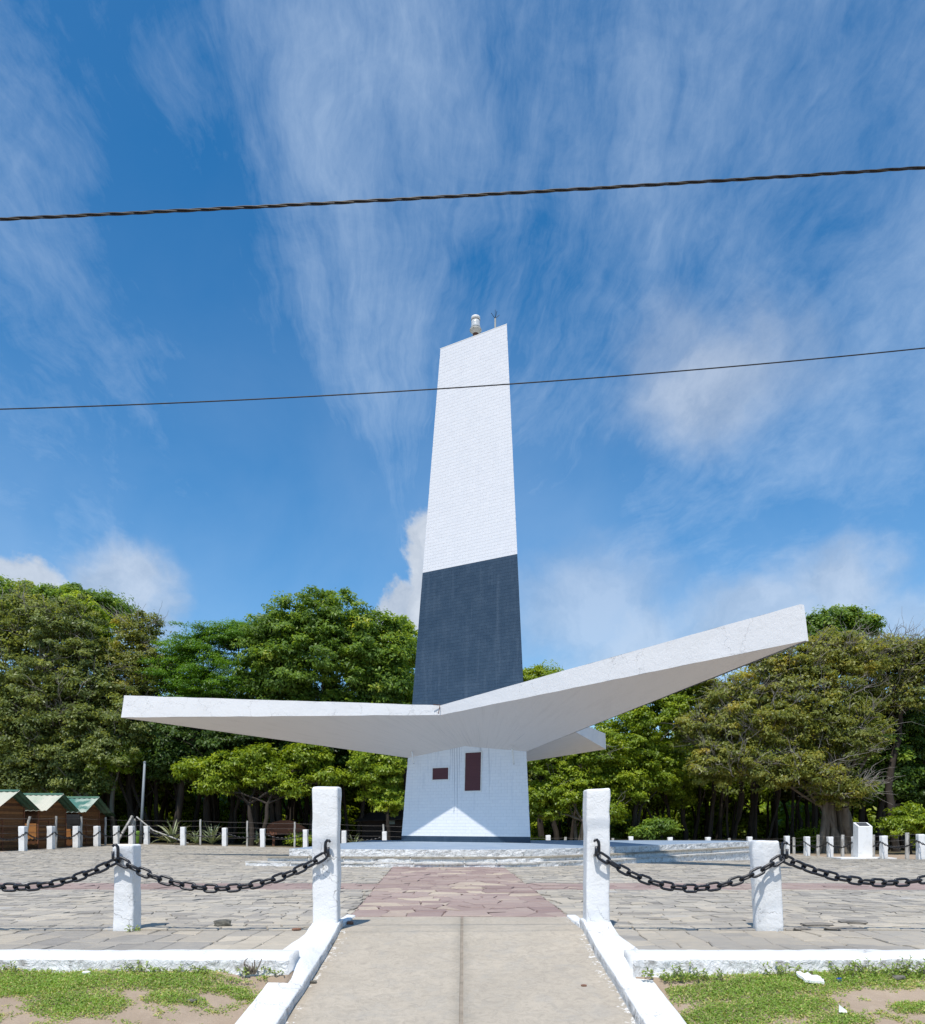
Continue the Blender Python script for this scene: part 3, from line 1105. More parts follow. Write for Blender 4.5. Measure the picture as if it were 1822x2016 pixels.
prof_front = [(0.33, -0.06), (0.325, 0.004), (0.315, 0.012), (0.20, 0.016), (0.05, 0.014), (0.012, 0.006), (0.0, -0.008), (-0.004, -0.03), (-0.006, -0.055), (-0.012, -0.08), (-0.03, -0.11), (-0.05, -0.16)]
kp = [(-5.13 + 0.03 * i, 5.29 + 0.012 * math.sin(i * 0.03), 0.0, 0, 1) for i in range(131)]
kerb_strip('kerb', kp, prof_front, WHITE_KERB, 1.0, 'long white kerb with flaking face behind the left grass patch')
kp = [(5.09 - 0.03 * i, 5.27 + 0.012 * math.sin(i * 0.04) + 0.006 * i / 130, 0.004, 0, 1) for i in range(131)]
kerb_strip('kerb', kp, [(a, u) for (a, u) in prof_front], WHITE_KERB, 5.0, 'long white kerb half overgrown behind the right grass patch')


def kerb_side(s, cx, label, seed):
    pts = []
    for i in range(90):
        y = 1.6 + (6.93 - 1.6) * i / 89
        pts.append((cx, y, float(ramp_h(y)) + (0.075 if s < 0 else 0.088), s, 0))
    prof = [(-0.125, -0.16), (-0.125, -0.05), (-0.1245, -0.010), (-0.118, -0.001), (0.0, 0.003), (0.113, 0.0), (0.121, -0.008), (0.126, -0.05), (0.13, -0.10), (0.14, -0.26)]

    def bank(y, a, z):
        """the outer half climbs to the level of the pavement beside it"""
        t = float(smooth((y - 5.22) / 0.35))
        w = float(smooth((a + 0.10) / 0.20))
        return max(0.0, 0.012 - z) * t * w
    return kerb_strip('kerb', pts, prof, WHITE_KERB, seed, label, 0.006, 0.016, bank)


kerb_side(-1, -1.235, 'sloping white kerb along the left edge of the concrete walk', 9.0)
kerb_side(1, 1.195, 'sloping white kerb along the right edge of the concrete walk', 13.0)
# short worn painted stubs behind the tall posts
for s, cx, lab in ((-1, -1.165, 'short worn painted kerb stub behind the tall left post'), (1, 1.115, 'short worn painted kerb stub behind the tall right post')):
    pts = [(cx + s * 0.0, 6.90 + 0.05 * i, 0.03 - 0.0016 * i, s, 0) for i in range(19)]
    kerb_strip('kerb', pts, [(-0.055, -0.05), (-0.05, 0.0), (-0.04, 0.008), (0.04, 0.008), (0.055, 0.0), (0.06, -0.05)], WHITE_KERB, 20 + s, lab, 0.012, 0.012)


# ------------------------------------------------------------------ lighthouse
AX, AY = 0.68, 26.0
Z0, ZT = 0.38, 17.40
RB, RT = 2.83, 1.475


def rad_at(h):
    return RB + (RT - RB) * (h - Z0) / (ZT - Z0)


def corner(h, deg, dr=0.0):
    r_ = rad_at(h) + dr
    return Vector((AX + r_ * math.cos(R(deg)), AY + r_ * math.sin(R(deg)), h))


light_house = thing('lighthouse', (AX, AY, Z0), 'tall white and navy triangular lighthouse with three broad pointed wings', 'lighthouse')
Z_BAND, Z_WING, Z_NAVY = 0.575, 4.55, 9.665


def build_shaft():
    rg = np.random.default_rng(3)
    # core of the shaft: the grout that shows between the tiles
    for (name, za, zb, m) in (('base_core', Z0, Z_BAND, GROUT_NAVY), ('lower_core', Z_BAND, Z_WING, GROUT), ('middle_core', Z_WING, Z_NAVY, GROUT_NAVY), ('upper_core', Z_NAVY, ZT, GROUT)):
        mb = MB()
        v = [tuple(corner(za, a)) for a in (180, 300, 60)] + [tuple(corner(zb, a)) for a in (180, 300, 60)]
        f = [(0, 1, 4, 3), (1, 2, 5, 4), (2, 0, 3, 5), (2, 1, 0), (3, 4, 5)]
        mb.add(v, f)
        mb.build(name, m, light_house)
    ch = 0.1085
    edges = [Z0]
    marks = [Z_BAND, Z_WING, Z_NAVY, ZT]
    for m in marks:                                   # whole courses inside each painted band
        a = edges[-1]
        n = max(1, round((m - a) / ch))
        edges += [a + (m - a) * (i + 1) / n for i in range(n)]
    fields = {'white': MB(), 'navy': MB(), 'low': MB()}
    mats = {'white': TILE_WHITE, 'navy': TILE_NAVY, 'low': TILE_LOW}
    single = 0
    g = 0.0022
    for face, (a0, a1) in enumerate(((180, 300), (300, 60), (60, 180))):
        for ci in range(len(edges) - 1):
            za, zb = edges[ci] + g, edges[ci + 1] - g
            zm = 0.5 * (za + zb)
            kind = 'navy' if zm < Z_BAND else 'low' if zm < Z_WING else 'navy' if zm < Z_NAVY else 'white'
            pa, pb = corner(za, a0), corner(za, a1)
            qa, qb = corner(zb, a0), corner(zb, a1)
            la, lb = (pb - pa).length, (qb - qa).length
            ta, tb = (pb - pa) / la, (qb - qa) / lb
            nrm = ta.cross(qa - pa).normalized()
            ma, mbm = (pa + pb) / 2, (qa + qb) / 2
            w = 0.215
            off = (0.5 if ci % 2 else 0.0) * w + rg.uniform(-0.01, 0.01)
            k0 = int(math.floor((-la / 2 - off) / w))
            k1 = int(math.ceil((la / 2 - off) / w))
            for k in range(k0, k1):
                u0, u1 = k * w + off + g * 0.6, (k + 1) * w + off - g * 0.6
                b0, b1 = max(u0, -la / 2), min(u1, la / 2)
                c0, c1 = max(u0, -lb / 2), min(u1, lb / 2)
                if b1 - b0 < 0.02 or c1 - c0 < 0.015:
                    continue
                th = 0.006 + rg.normal(0, 0.0005)
                v = [ma + ta * b0, ma + ta * b1, mbm + tb * c1, mbm + tb * c0]
                top = [p + nrm * (th + rg.normal(0, 0.0002)) for p in v]
                vv = [tuple(p) for p in v] + [tuple(p) for p in top]
                ff = [(4, 5, 6, 7), (0, 1, 5, 4), (1, 2, 6, 5), (2, 3, 7, 6), (3, 0, 4, 7)]
                t = float(np.clip(rg.normal(0.5, 0.25), 0, 1))
                if face == 0 and single < 300 and kind == 'low' and zm < 2.2:
                    one = MB()
                    one.add(vv, ff, 0, t)
                    one.build('tile', mats[kind], light_house)
                    single += 1
                else:
                    fields[kind].add(vv, ff, 0, t)
    for kname, mb in fields.items():
        mb.build('tile_field', mats[kname], light_house, kind='stuff')
    # flat capping of the top
    mb = MB()
    lo = [tuple(corner(ZT + 0.001, a, 0.02)) for a in (180, 300, 60)]
    hi = [tuple(Vector(p) + Vector((0, 0, 0.025))) for p in lo]
    mb.add(lo + hi, [(2, 1, 0), (3, 4, 5), (0, 1, 4, 3), (1, 2, 5, 4), (2, 0, 3, 5)])
    mb.build('top_slab', LAMP_WHITE, light_house)


build_shaft()

TIP_R, J_R = 12.5, 2.79
TIP_B, TIP_T = 4.66, 5.42
J_B, J_T = 4.40, 4.70
C_Z, M_Z = 3.27, 3.56


def polar(r_, deg, z):
    return Vector((AX + r_ * math.cos(R(deg)), AY + r_ * math.sin(R(deg)), z))


def grid_patch(mb, A, B, C_, D, nu, nv, amt=0.0, seed=0.0, m=0):
    """bilinear patch A-B (u) and D-C (u), with plaster unevenness away from its rim"""
    v, f = [], []
    for i in range(nu + 1):
        for j in range(nv + 1):
            u, w = i / nu, j / nv
            p = A * (1 - u) * (1 - w) + B * u * (1 - w) + C_ * u * w + D * (1 - u) * w
            if amt:
                p = p + mnoise.noise_vector(p * 1.6 + Vector((seed, 0, 0))) * amt
            v.append(tuple(p))
    for i in range(nu):
        for j in range(nv):
            a = i * (nv + 1) + j
            f.append((a, a + nv + 1, a + nv + 2, a + 1))
    mb.add(v, f, m)


def build_wing(deg):
    body = MB()
    tb, tt = polar(TIP_R, deg, TIP_B), polar(TIP_R - 0.10, deg, TIP_T)
    c = polar(rad_at(C_Z) + 0.012, deg, C_Z)
    ct = polar(rad_at(4.9) - 0.2, deg, 4.95)
    und = MB()
    for s in (-1, 1):
        jb, jt = polar(J_R, deg + 60 * s, J_B), polar(J_R + 0.01, deg + 60 * s, J_T)
        mh = polar(rad_at(M_Z) / 2 + 0.012, deg + 60 * s, M_Z)
        # blunt nose, a hand wide
        side = Vector((-math.sin(R(deg)), math.cos(R(deg)), 0)) * (0.05 * s)
        tbs, tts = tb + side, tt + side
        grid_patch(body, jb, tbs, tts, jt, 36, 4, 0.012, 3.0)
        mt = polar(rad_at(4.9) / 2 - 0.1, deg + 60 * s, 4.82)
        grid_patch(body, jt, tts, ct.lerp(tt, 0.999) + side, ct, 20, 2, 0.012, 3.0)
        body.add([tuple(jt), tuple(ct), tuple(mt)], [(0, 1, 2)])
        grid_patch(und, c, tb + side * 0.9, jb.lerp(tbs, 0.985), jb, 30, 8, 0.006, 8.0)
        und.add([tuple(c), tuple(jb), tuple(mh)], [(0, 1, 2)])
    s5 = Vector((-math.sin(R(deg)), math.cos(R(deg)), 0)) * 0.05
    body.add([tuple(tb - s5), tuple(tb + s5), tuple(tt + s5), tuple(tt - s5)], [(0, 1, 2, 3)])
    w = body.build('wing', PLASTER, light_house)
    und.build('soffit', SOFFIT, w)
    return w


for a in (180, 300, 60):
    build_wing(a)

# plaques, laid flush against the front face
def face_frame(h):
    n = Vector((math.cos(R(240)), math.sin(R(240)), 0))
    t = Vector((math.cos(R(330)), math.sin(R(330)), 0))
    return n, t


def front_point(px, py):
    """point of the front face seen in that column and row of the photograph"""
    n, t = face_frame(0)
    best = None
    d = Vector(((px - CX) / F, 1, (HY - py) / F))
    y = 25.0
    for _ in range(30):
        p = Vector((0, 0, EYE)) + d * y
        ap = rad_at(p.z) / 2
        plane = Vector((AX, AY, 0)) + n * ap
        y -= (Vector((p.x, p.y, 0)) - plane).dot(n) / Vector((d.x, d.y, 0)).dot(n)
    return Vector((0, 0, EYE)) + d * y


def plaque(name, x0, y0, x1, y1, label, rows):
    n, t = face_frame(0)
    a, b = front_point(x0, y1), front_point(x1, y0)
    u0, u1 = (a - Vector((AX, AY, 0))).dot(t), (b - Vector((AX, AY, 0))).dot(t)
    za, zb = a.z, b.z

    def P(u, z, off):
        return Vector((AX, AY, 0)) + n * (rad_at(z) / 2 + off) + t * u + Vector((0, 0, z))
    fr = MB()
    e = 0.035
    for (ua, ub, z1, z2) in ((u0 - e, u1 + e, zb, zb + e), (u0 - e, u1 + e, za - e, za), (u0 - e, u0, za, zb), (u1, u1 + e, za, zb)):
        q = [P(ua, z1, 0.008), P(ub, z1, 0.008), P(ub, z2, 0.008), P(ua, z2, 0.008)]
        r_ = [P(ua, z1, 0.030), P(ub, z1, 0.030), P(ub, z2, 0.030), P(ua, z2, 0.030)]
        fr.add([tuple(p) for p in q + r_], [(4, 5, 6, 7), (0, 1, 5, 4), (1, 2, 6, 5), (2, 3, 7, 6), (3, 0, 4, 7)])
    pl = MB()
    q = [P(u0, za, 0.008), P(u1, za, 0.008), P(u1, zb, 0.008), P(u0, zb, 0.008)]
    r_ = [P(u0, za, 0.020), P(u1, za, 0.020), P(u1, zb, 0.020), P(u0, zb, 0.020)]
    pl.add([tuple(p) for p in q + r_], [(4, 5, 6, 7), (0, 1, 5, 4), (1, 2, 6, 5), (2, 3, 7, 6), (3, 0, 4, 7)])
    o = pl.build(name, PLAQUE, light_house, label=label)
    fr.build('plaque_frame', LAMP_WHITE, o)


plaque('plaque', 852.5, 1511.5, 884, 1535.5, 'small maroon plaque, wider than tall', 4)
plaque('plaque', 916, 1481, 948.5, 1557.5, 'tall narrow maroon plaque', 14)

# weep pipes under the wings and the iron spout at the gutter
def pipe(px, pyt, pyb, off):
    a = front_point(px, pyb)
    n, t = face_frame(0)
    b = front_point(px, pyt)
    mb = MB()
    p0 = a + n * off
    p1 = b + n * (off + 0.10)
    mb.tube([p1 + n * 0.02 + Vector((0, 0, 0.04)), p1, (p0 + p1) / 2 + n * 0.01, p0 + n * 0.0], 0.028, 10)
    o = mb.build('drain_pipe', LAMP_WHITE, light_house, smooth=True)
    e = MB()
    e.tube([p0 + Vector((0, 0, 0.006)), p0 - Vector((0, 0, 0.012))], 0.022, 8)
    e.build('pipe_mouth', BLACK, o)


pipe(822, 1484, 1504, 0.22)
pipe(1018, 1479, 1505, 0.22)
mb = MB()
jt = polar(J_R, 240, J_T)
mb.tube([jt + Vector((-0.24, -0.06, 0.012)), jt + Vector((-0.02, -0.05, 0.0)), jt + Vector((-0.03, -0.06, -0.05)), jt + Vector((-0.07, -0.10, -0.28))], 0.013, 8)
mb.build('gutter_spout', RUST, light_house)

# lantern on the roof
lx, ly = 0.42, 26.0
zb = 18.05
mb = MB()
mb.lathe([(0.075, ZT + 0.02), (0.075, zb - 0.30), (0.105, zb - 0.28), (0.105, zb - 0.20), (0.09, zb - 0.18), (0.10, zb - 0.12)], (lx, ly, 0), 16)
lan = mb.build('lantern', RUST, light_house, smooth=False, label='round beacon lantern on the roof of the shaft')
mb = MB()
mb.lathe([(0.10, zb - 0.12), (0.15, zb - 0.07), (0.19, zb - 0.02), (0.205, zb - 0.01), (0.205, zb + 0.025), (0.165, zb + 0.03)], (lx, ly, 0), 28)
mb.build('flange', LAMP_GREY, lan, smooth=False)
mb = MB()
for i in range(8):
    a = 2 * math.pi * (i + 0.5) / 8
    mb.tube([(lx + 0.185 * math.cos(a), ly + 0.185 * math.sin(a), zb - 0.03), (lx + 0.185 * math.cos(a), ly + 0.185 * math.sin(a), zb + 0.05)], 0.013, 6)
mb.build('flange_bolts', BLACK, lan)
mb = MB()
mb.lathe([(0.168, zb + 0.026), (0.166, zb + 0.12), (0.154, zb + 0.17), (0.150, zb + 0.22), (0.150, zb + 0.325)], (lx, ly, 0), 28)
mb.build('lens', GLASS_LENS, lan, smooth=True)
mb = MB()
mb.lathe([(0.153, zb + 0.320), (0.153, zb + 0.338)], (lx, ly, 0), 28)
mb.build('seal_ring', BLACK, lan)
mb = MB()
mb.lathe([(0.156, zb + 0.338), (0.156, zb + 0.435), (0.148, zb + 0.455), (0.08, zb + 0.468), (0.01, zb + 0.472)], (lx, ly, 0), 28)
mb.build('cap', LAMP_WHITE, lan, smooth=True)
mb = MB()
mb.tube([(lx, ly, zb + 0.465), (lx, ly, zb + 0.53)], 0.006, 6)
mb.build('cap_spike', BLACK, lan)
# lightning rod
rx, ry = 1.07, 25.35
mb = MB()
mb.tube([(rx, ry, ZT), (rx, ry, ZT + 0.30)], 0.022, 8)
mb.tube([(rx, ry, ZT + 0.28), (rx, ry, ZT + 0.62)], 0.030, 8)
rod = mb.build('lightning_rod', LAMP_GREY, light_house)
mb = MB()
mb.tube([(rx, ry, ZT + 0.60), (rx, ry, ZT + 0.92)], 0.008, 6)
for a in (20, 200, 110, 290):
    mb.tube([(rx, ry, ZT + 0.62), (rx + 0.15 * math.cos(R(a)), ry + 0.15 * math.sin(R(a)), ZT + 0.78)], 0.008, 6)
mb.build('prongs', BLACK, rod)


# ------------------------------------------------------------------ stepped platform
def offset_front(d, ext):
    """the stepped front pushed outwards by d; its ends run on by ext"""
    P = [Vector((x, y)) for (x, y) in PLAT[:FRONT_N]]
    out = []
    for i, p in enumerate(P):
        a = P[max(i - 1, 0)]
        b = P[min(i + 1, len(P) - 1)]
        t = (b - a).normalized()
        n = Vector((t.y, -t.x))
        q = p + n * d
        if i == 0:
            q = q - (P[1] - P[0]).normalized() * ext
        if i == len(P) - 1:
            q = q + (P[-1] - P[-2]).normalized() * ext
        out.append(q)
    return out


def densify(pts, step):
    out = []
    for a, b in zip(pts[:-1], pts[1:]):
        n = max(1, int((b - a).length / step))
        for i in range(n):
            out.append(a.lerp(b, i / n))
    out.append(pts[-1])
    return out


platform = thing('platform', (2.0, 24.0, 0.0), 'low stepped platform with blue grey floor under the lighthouse', 'platform')


def riser(name, d, ext, ztop, zbot, mat, seed, amt):
    pts = densify(offset_front(d, ext), 0.10)
    v, f = [], []
    rows = 5
    for i, p in enumerate(pts):
        a, b = pts[max(i - 1, 0)], pts[min(i + 1, len(pts) - 1)]
        t = (b - a).normalized()
        n = Vector((t.y, -t.x))
        col_ = []
        for j in range(rows):
            z = ztop + (zbot - ztop) * j / (rows - 1)
            q = Vector((p.x, p.y, z))
            k = mnoise.noise(q * 7 + Vector((seed, 0, 0))) * amt + mnoise.noise(q * 19 + Vector((seed, 4, 0))) * amt * 0.5
            v.append((q.x + n.x * k, q.y + n.y * k, z + (mnoise.noise(q * 5) * 0.006 if j == 0 else 0)))
        v.append((p.x - n.x * 0.6, p.y - n.y * 0.6, ztop))
        v.append((p.x - n.x * 0.6, p.y - n.y * 0.6, zbot))
    w = rows + 2
    for i in range(len(pts) - 1):
        a, b = i * w, (i + 1) * w
        for j in range(rows - 1):
            f.append((a + j + 1, b + j + 1, b + j, a + j))
        f.append((a, b, b + rows, a + rows))
    for b in (0, (len(pts) - 1) * w):
        f.append((b, b + rows, b + rows + 1, b + rows - 1, b + rows - 2, b + 2, b + 1))
    mb = MB()
    mb.add(v, f)
    return mb.build(name, mat, platform)


def build_platform():
    zt = 0.34
    # deck with a slight fall to its rim
    mb = MB()
    P = [Vector((p.x, p.y)) for p in densify([Vector(q) for q in PLAT] + [Vector(PLAT[0])], 0.6)][:-1]
    c = Vector((AX, AY))
    v = [(c.x, c.y, 0.385)]
    for s in (0.5, 1.0):
        for p in P:
            q = c.lerp(p, s)
            v.append((q.x, q.y, 0.385 if s < 1 else zt + 0.001))
    n = len(P)
    for p in P:
        v.append((p.x, p.y, -0.7))
    f = []
    for i in range(n):
        j = (i + 1) % n
        f.append((0, 1 + i, 1 + j))
        f.append((1 + i, 1 + n + i, 1 + n + j, 1 + j))
    side = [(1 + n + i, 1 + 2 * n + i, 1 + 2 * n + (i + 1) % n, 1 + n + (i + 1) % n) for i in range(n)]
    mb.add(v, f)
    o = mb.build('deck', DECK, platform, smooth=False)
    mb = MB()
    mb.add(v, side)
    mb.build('plinth', STEP, platform)
    riser('riser', 0.035, 0.0, zt - 0.004, 0.165, STEP, 1.0, 0.022)
    # second step: worn slabs over a rubble riser
    riser('riser', 0.36, 0.42, 0.128, 0.035, STEP, 5.0, 0.025)
    riser('riser', 0.70, 0.85, 0.010, -0.35, STEP, 9.0, 0.022)
    rg = np.random.default_rng(8)
    for (d0, d1, ext, za, zb_, mt, nm) in ((0.02, 0.40, 0.46, 0.128, 0.166, TREAD, 'tread_slab'), (0.34, 0.73, 0.88, 0.010, 0.042, TREAD_PALE, 'tread_slab')):
        inner, outer = densify(offset_front(d0, ext), 0.05), densify(offset_front(d1, ext), 0.05)
        m_ = min(len(inner), len(outer))
        ia = [inner[int(i * (len(inner) - 1) / 399)] for i in range(400)]
        oa = [outer[int(i * (len(outer) - 1) / 399)] for i in range(400)]
        i = 0
        while i < 398:
            w = int(rg.integers(14, 26))
            j = min(399, i + w)
            if 399 - j < 8:
                j = 399
            mb = MB()
            dz = rg.normal(0, 0.004)
            q = [ia[i].lerp(ia[j], 0.012), oa[i].lerp(oa[j], 0.012), oa[i].lerp(oa[j], 0.988), ia[i].lerp(ia[j], 0.988)]
            wob = rg.normal(0, 0.012)
            v = [(p.x, p.y + (wob if k in (1, 2) else 0), z) for z in (za, zb_ + dz) for k, p in enumerate(q)]
            mb.add(v, [(3, 2, 1, 0), (4, 5, 6, 7), (0, 1, 5, 4), (1, 2, 6, 5), (2, 3, 7, 6), (3, 0, 4, 7)])
            mb.build(nm, mt, platform)
            i = j


build_platform()


# ------------------------------------------------------------------ posts, hooks and chains
def rough_post(w, d, h, seed, amt=0.007, chamfer=None, lean=(0.0, 0.0), cuts=9, taper=0.0):
    bm = bmesh.new()
    if chamfer:
        # footprint with one cut corner, top rounded over
        pts = [(-w / 2 + chamfer, -d / 2), (w / 2, -d / 2), (w / 2, d / 2), (-w / 2, d / 2), (-w / 2, -d / 2 + chamfer)]
        vs = [bm.verts.new((x, y, 0)) for (x, y) in pts]
        fc = bm.faces.new(vs[::-1])
        r_ = bmesh.ops.extrude_face_region(bm, geom=[fc])
        bmesh.ops.translate(bm, verts=[v for v in r_['geom'] if isinstance(v, bmesh.types.BMVert)], vec=(0, 0, h))
        bmesh.ops.recalc_face_normals(bm, faces=bm.faces)
    else:
        bmesh.ops.create_cube(bm, size=1.0)
        for v in bm.verts:
            v.co = Vector((v.co.x * w, v.co.y * d, (v.co.z + 0.5) * h))
    bmesh.ops.bevel(bm, geom=[e for e in bm.edges], offset=0.018, segments=3, profile=0.5, affect='EDGES')
    # loops along the height
    n = max(2, int(cuts))
    for i in range(1, n * 2):
        z = h * i / (n * 2)
        bmesh.ops.bisect_plane(bm, geom=list(bm.verts) + list(bm.edges) + list(bm.faces), plane_co=(0, 0, z), plane_no=(0, 0, 1))
    for i in (-0.6, -0.2, 0.2, 0.6):
        bmesh.ops.bisect_plane(bm, geom=list(bm.verts) + list(bm.edges) + list(bm.faces), plane_co=(i * w / 2, 0, 0), plane_no=(1, 0, 0))
        bmesh.ops.bisect_plane(bm, geom=list(bm.verts) + list(bm.edges) + list(bm.faces), plane_co=(0, i * d / 2, 0), plane_no=(0, 1, 0))
    sv = Vector((seed * 3.1, seed * 1.7, seed))
    for v in bm.verts:
        p = v.co.copy()
        k = mnoise.noise_vector(p * 9 + sv) * amt + mnoise.noise_vector(p * 3 + sv) * amt * 1.1
        tz = p.z / h
        v.co = p + k
        v.co.x *= 1 - taper * tz
        v.co.y *= 1 - taper * tz
        v.co.x += lean[0] * tz
        v.co.y += lean[1] * tz
        if p.z < 0.02:
            v.co.z = p.z - 0.03
    me = bpy.data.meshes.new('post')
    bm.to_mesh(me)
    bm.free()
    me.polygons.foreach_set('use_smooth', [True] * len(me.polygons))
    at = me.attributes.new('tint', 'FLOAT', 'FACE')
    return me


def hook_mesh(side=1):
    """bent bar coming out of the face: straight up, curled over at the top, a short upright stub beside it"""
    mb = MB()
    pts = [(0.0, 0.03, -0.02), (0.0, -0.035, -0.015), (0.0, -0.055, 0.01), (0.0, -0.055, 0.07), (-0.004 * side, -0.053, 0.095),
           (-0.018 * side, -0.055, 0.112), (-0.034 * side, -0.060, 0.110), (-0.044 * side, -0.066, 0.096)]
    mb.tube(pts, [0.012, 0.013, 0.014, 0.014, 0.014, 0.013, 0.012, 0.010], 10)
    mb.tube([(-0.030 * side, -0.010, -0.026), (-0.030 * side, -0.075, -0.022), (-0.030 * side, -0.085, -0.005), (-0.030 * side, -0.085, 0.055)], 0.013, 10)
    return mb


ZP = 6.80
hooks = {}


def near_post(x, w, d, h, label, seed, hx, hz, side, z0=0.0, chamfer=None, lean=(0, 0), group='white chain posts at the front of the square'):
    t = thing('chain_post', (x, ZP, z0), label, 'post', group)
    me = rough_post(w, d, h, seed, 0.007, chamfer, lean)
    me.materials.append(WHITE)
    obj_of(me, 'post_shaft', t)
    hk = hook_mesh(side).build('hook', IRON, t, smooth=True, local=True)
    hk.location = (hx, -d / 2 + 0.004, hz)
    hooks[label] = Vector((x + hx, ZP - d / 2 - 0.05, z0 + hz - 0.02))
    return t


L_OUT = 'white chain post just beyond the left edge of the view'
R_OUT = 'white chain post just beyond the right edge of the view'
L_SHORT = 'short square white post with black hook, left of the walk'
R_SHORT = 'short white post with a cut corner and rounded top, right of the walk'
L_TALL = 'tall square white post on the left side of the walk entrance'
R_TALL = 'tall square white post on the right side of the walk entrance'
near_post(-3.04, 0.180, 0.18, 0.77, L_SHORT, 2.0, -0.02, 0.655, 1)
near_post(2.755, 0.218, 0.17, 0.805, R_SHORT, 5.0, 0.07, 0.675, -1, chamfer=0.075, lean=(-0.035, 0))
near_post(-1.238, 0.228, 0.19, 1.25, L_TALL, 8.0, 0.015, 0.66, -1, z0=0.035)
near_post(1.200, 0.208, 0.23, 1.23, R_TALL, 11.0, -0.005, 0.665, 1, z0=0.035)
near_post(-4.86, 0.235, 0.23, 0.77, L_OUT, 14.0, 0.0, 0.655, 1)
near_post(4.62, 0.235, 0.23, 0.77, R_OUT, 17.0, 0.0, 0.655, 1)


def link_mesh(L, Wd, r_, seg=8, arc=6):
    mb = MB()
    pts = []
    hw, hl = Wd / 2 - r_, L / 2 - r_
    st = hl - hw
    for i in range(arc + 1):
        a = -math.pi / 2 + math.pi * i / arc
        pts.append((st + hw * math.cos(a), hw * math.sin(a), 0))
    for i in range(arc + 1):
        a = math.pi / 2 + math.pi * i / arc
        pts.append((-st + hw * math.cos(a), hw * math.sin(a), 0))
    mb.tube(pts, r_, seg, closed=True)
    return mb


LINK = link_mesh(0.150, 0.088, 0.0120).mesh('link', IRON, smooth=True)


def sag_curve(a, b, sag, n=400):
    pts = []
    for i in range(n + 1):
        t = i / n
        p = a.lerp(b, t)
        p.z -= sag * 4 * t * (1 - t)
        pts.append(p)
    return pts


def frames(curve, pitch):
    d = [0.0]
    for p, q in zip(curve[:-1], curve[1:]):
        d.append(d[-1] + (q - p).length)
    n = max(2, round(d[-1] / pitch))
    out = []
    k = 0
    for i in range(n):
        s = d[-1] * (i + 0.5) / n
        while d[k + 1] < s:
            k += 1
        t = (s - d[k]) / (d[k + 1] - d[k])
        out.append((curve[k].lerp(curve[k + 1], t), (curve[k + 1] - curve[k]).normalized()))
    return out, d[-1] / n


def chain(a, b, sag, label, group='black chains hung between the front posts'):
    t = thing('chain', tuple(a), label, 'chain', group)
    fr, pitch = frames(sag_curve(a, b, sag), 0.103)
    sc_ = pitch / 0.103
    rg = np.random.default_rng(int(abs(a.x) * 100))
    for i, (p, tg) in enumerate(fr):
        o = bpy.data.objects.new('link', LINK)
        col.objects.link(o)
        o.parent = t
        side = Vector((0, 1, 0)).cross(tg).normalized()
        roll = R(62) if i % 2 else R(-22)
        roll += rg.normal(0, 0.13)
        yv = side * math.cos(roll) + tg.cross(side) * math.sin(roll)
        zv = tg.cross(yv)
        m = Matrix((tg, yv, zv)).transposed().to_4x4()
        m.translation = p - a
        o.matrix_local = m @ Matrix.Diagonal((sc_, 1, 1, 1))
    return t


chain(hooks[L_OUT], hooks[L_SHORT], 0.245, 'black iron chain at the left edge, hung from the short left post')
chain(hooks[L_SHORT], hooks[L_TALL], 0.275, 'black iron chain between the short and the tall left post')
chain(hooks[R_TALL], hooks[R_SHORT], 0.285, 'black iron chain between the tall and the short right post')
chain(hooks[R_SHORT], hooks[R_OUT], 0.215, 'black iron chain at the right edge, hung from the short right post')

# far posts round the square
far_meshes = []
for i in range(4):
    me = rough_post(0.24, 0.24, 0.97, 30 + i * 7, 0.012, cuts=4)
    me.materials.append(WHITE_FAR)
    far_meshes.append(me)
far_hook = hook_mesh(1).mesh('hook', IRON)
FARLINK = link_mesh(0.155, 0.085, 0.014, 5, 3)


def far_post(x, y, label, i, grp):
    z = float(plaza_h(x, y))
    t = thing('chain_post', (x, y, z), label, 'post', grp, rz=random.uniform(-0.08, 0.08))
    obj_of(far_meshes[i % 4], 'post_shaft', t)
    return Vector((x, y, z + 0.72))


def far_chain(a, b, sag, label, grp):
    mb = MB()
    fr, pitch = frames(sag_curve(a, b, sag, 80), 0.108)
    for i, (p, tg) in enumerate(fr):
        side = Vector((0, 0, 1)).cross(tg).normalized()
        up = tg.cross(side)
        roll = R(80) if i % 2 else R(-5)
        yv = side * math.cos(roll) + up * math.sin(roll)
        zv = tg.cross(yv)
        m = Matrix((tg, yv, zv)).transposed()
        mb.add([tuple(m @ Vector(v) + p) for v in FARLINK.v], FARLINK.f)
    o = mb.build('chain', IRON)
    tag(o, label, 'chain', grp)


ORD = ['first', 'second', 'third', 'fourth', 'fifth', 'sixth', 'seventh', 'eighth', 'ninth', 'tenth', 'eleventh', 'twelfth', 'thirteenth', 'fourteenth', 'fifteenth', 'sixteenth']
G_L, G_B, G_R = 'white posts along the left side of the square', 'white posts along the back of the square', 'white posts along the right side of the square'
left = [(-17.4, 29.7), (-17.5, 31.9), (-17.5, 34.0), (-17.55, 36.0), (-17.5, 37.9), (-17.35, 39.3)]
prev = None
p27 = Vector((-17.4, 27.4, float(plaza_h(-17.4, 27.4)) + 0.72))
for i, (x, y) in enumerate(left):
    h = far_post(x, y, f'rough white post by the huts, {ORD[i]} from the left edge', i, G_L)
    a = prev if prev is not None else p27
    far_chain(a + Vector((0.13, 0, 0)), h + Vector((0.13, 0, 0)), 0.26, f'black chain on the near side of the {ORD[i]} post by the huts', 'chains along the left side of the square')
    prev = h
backx = [-16.85, -14.8, -12.7, -10.6, -8.4, -6.3, -4.2, -2.1, 0.0, 2.3, 4.5, 6.7, 8.9, 10.9, 13.0, 15.1, 17.2]
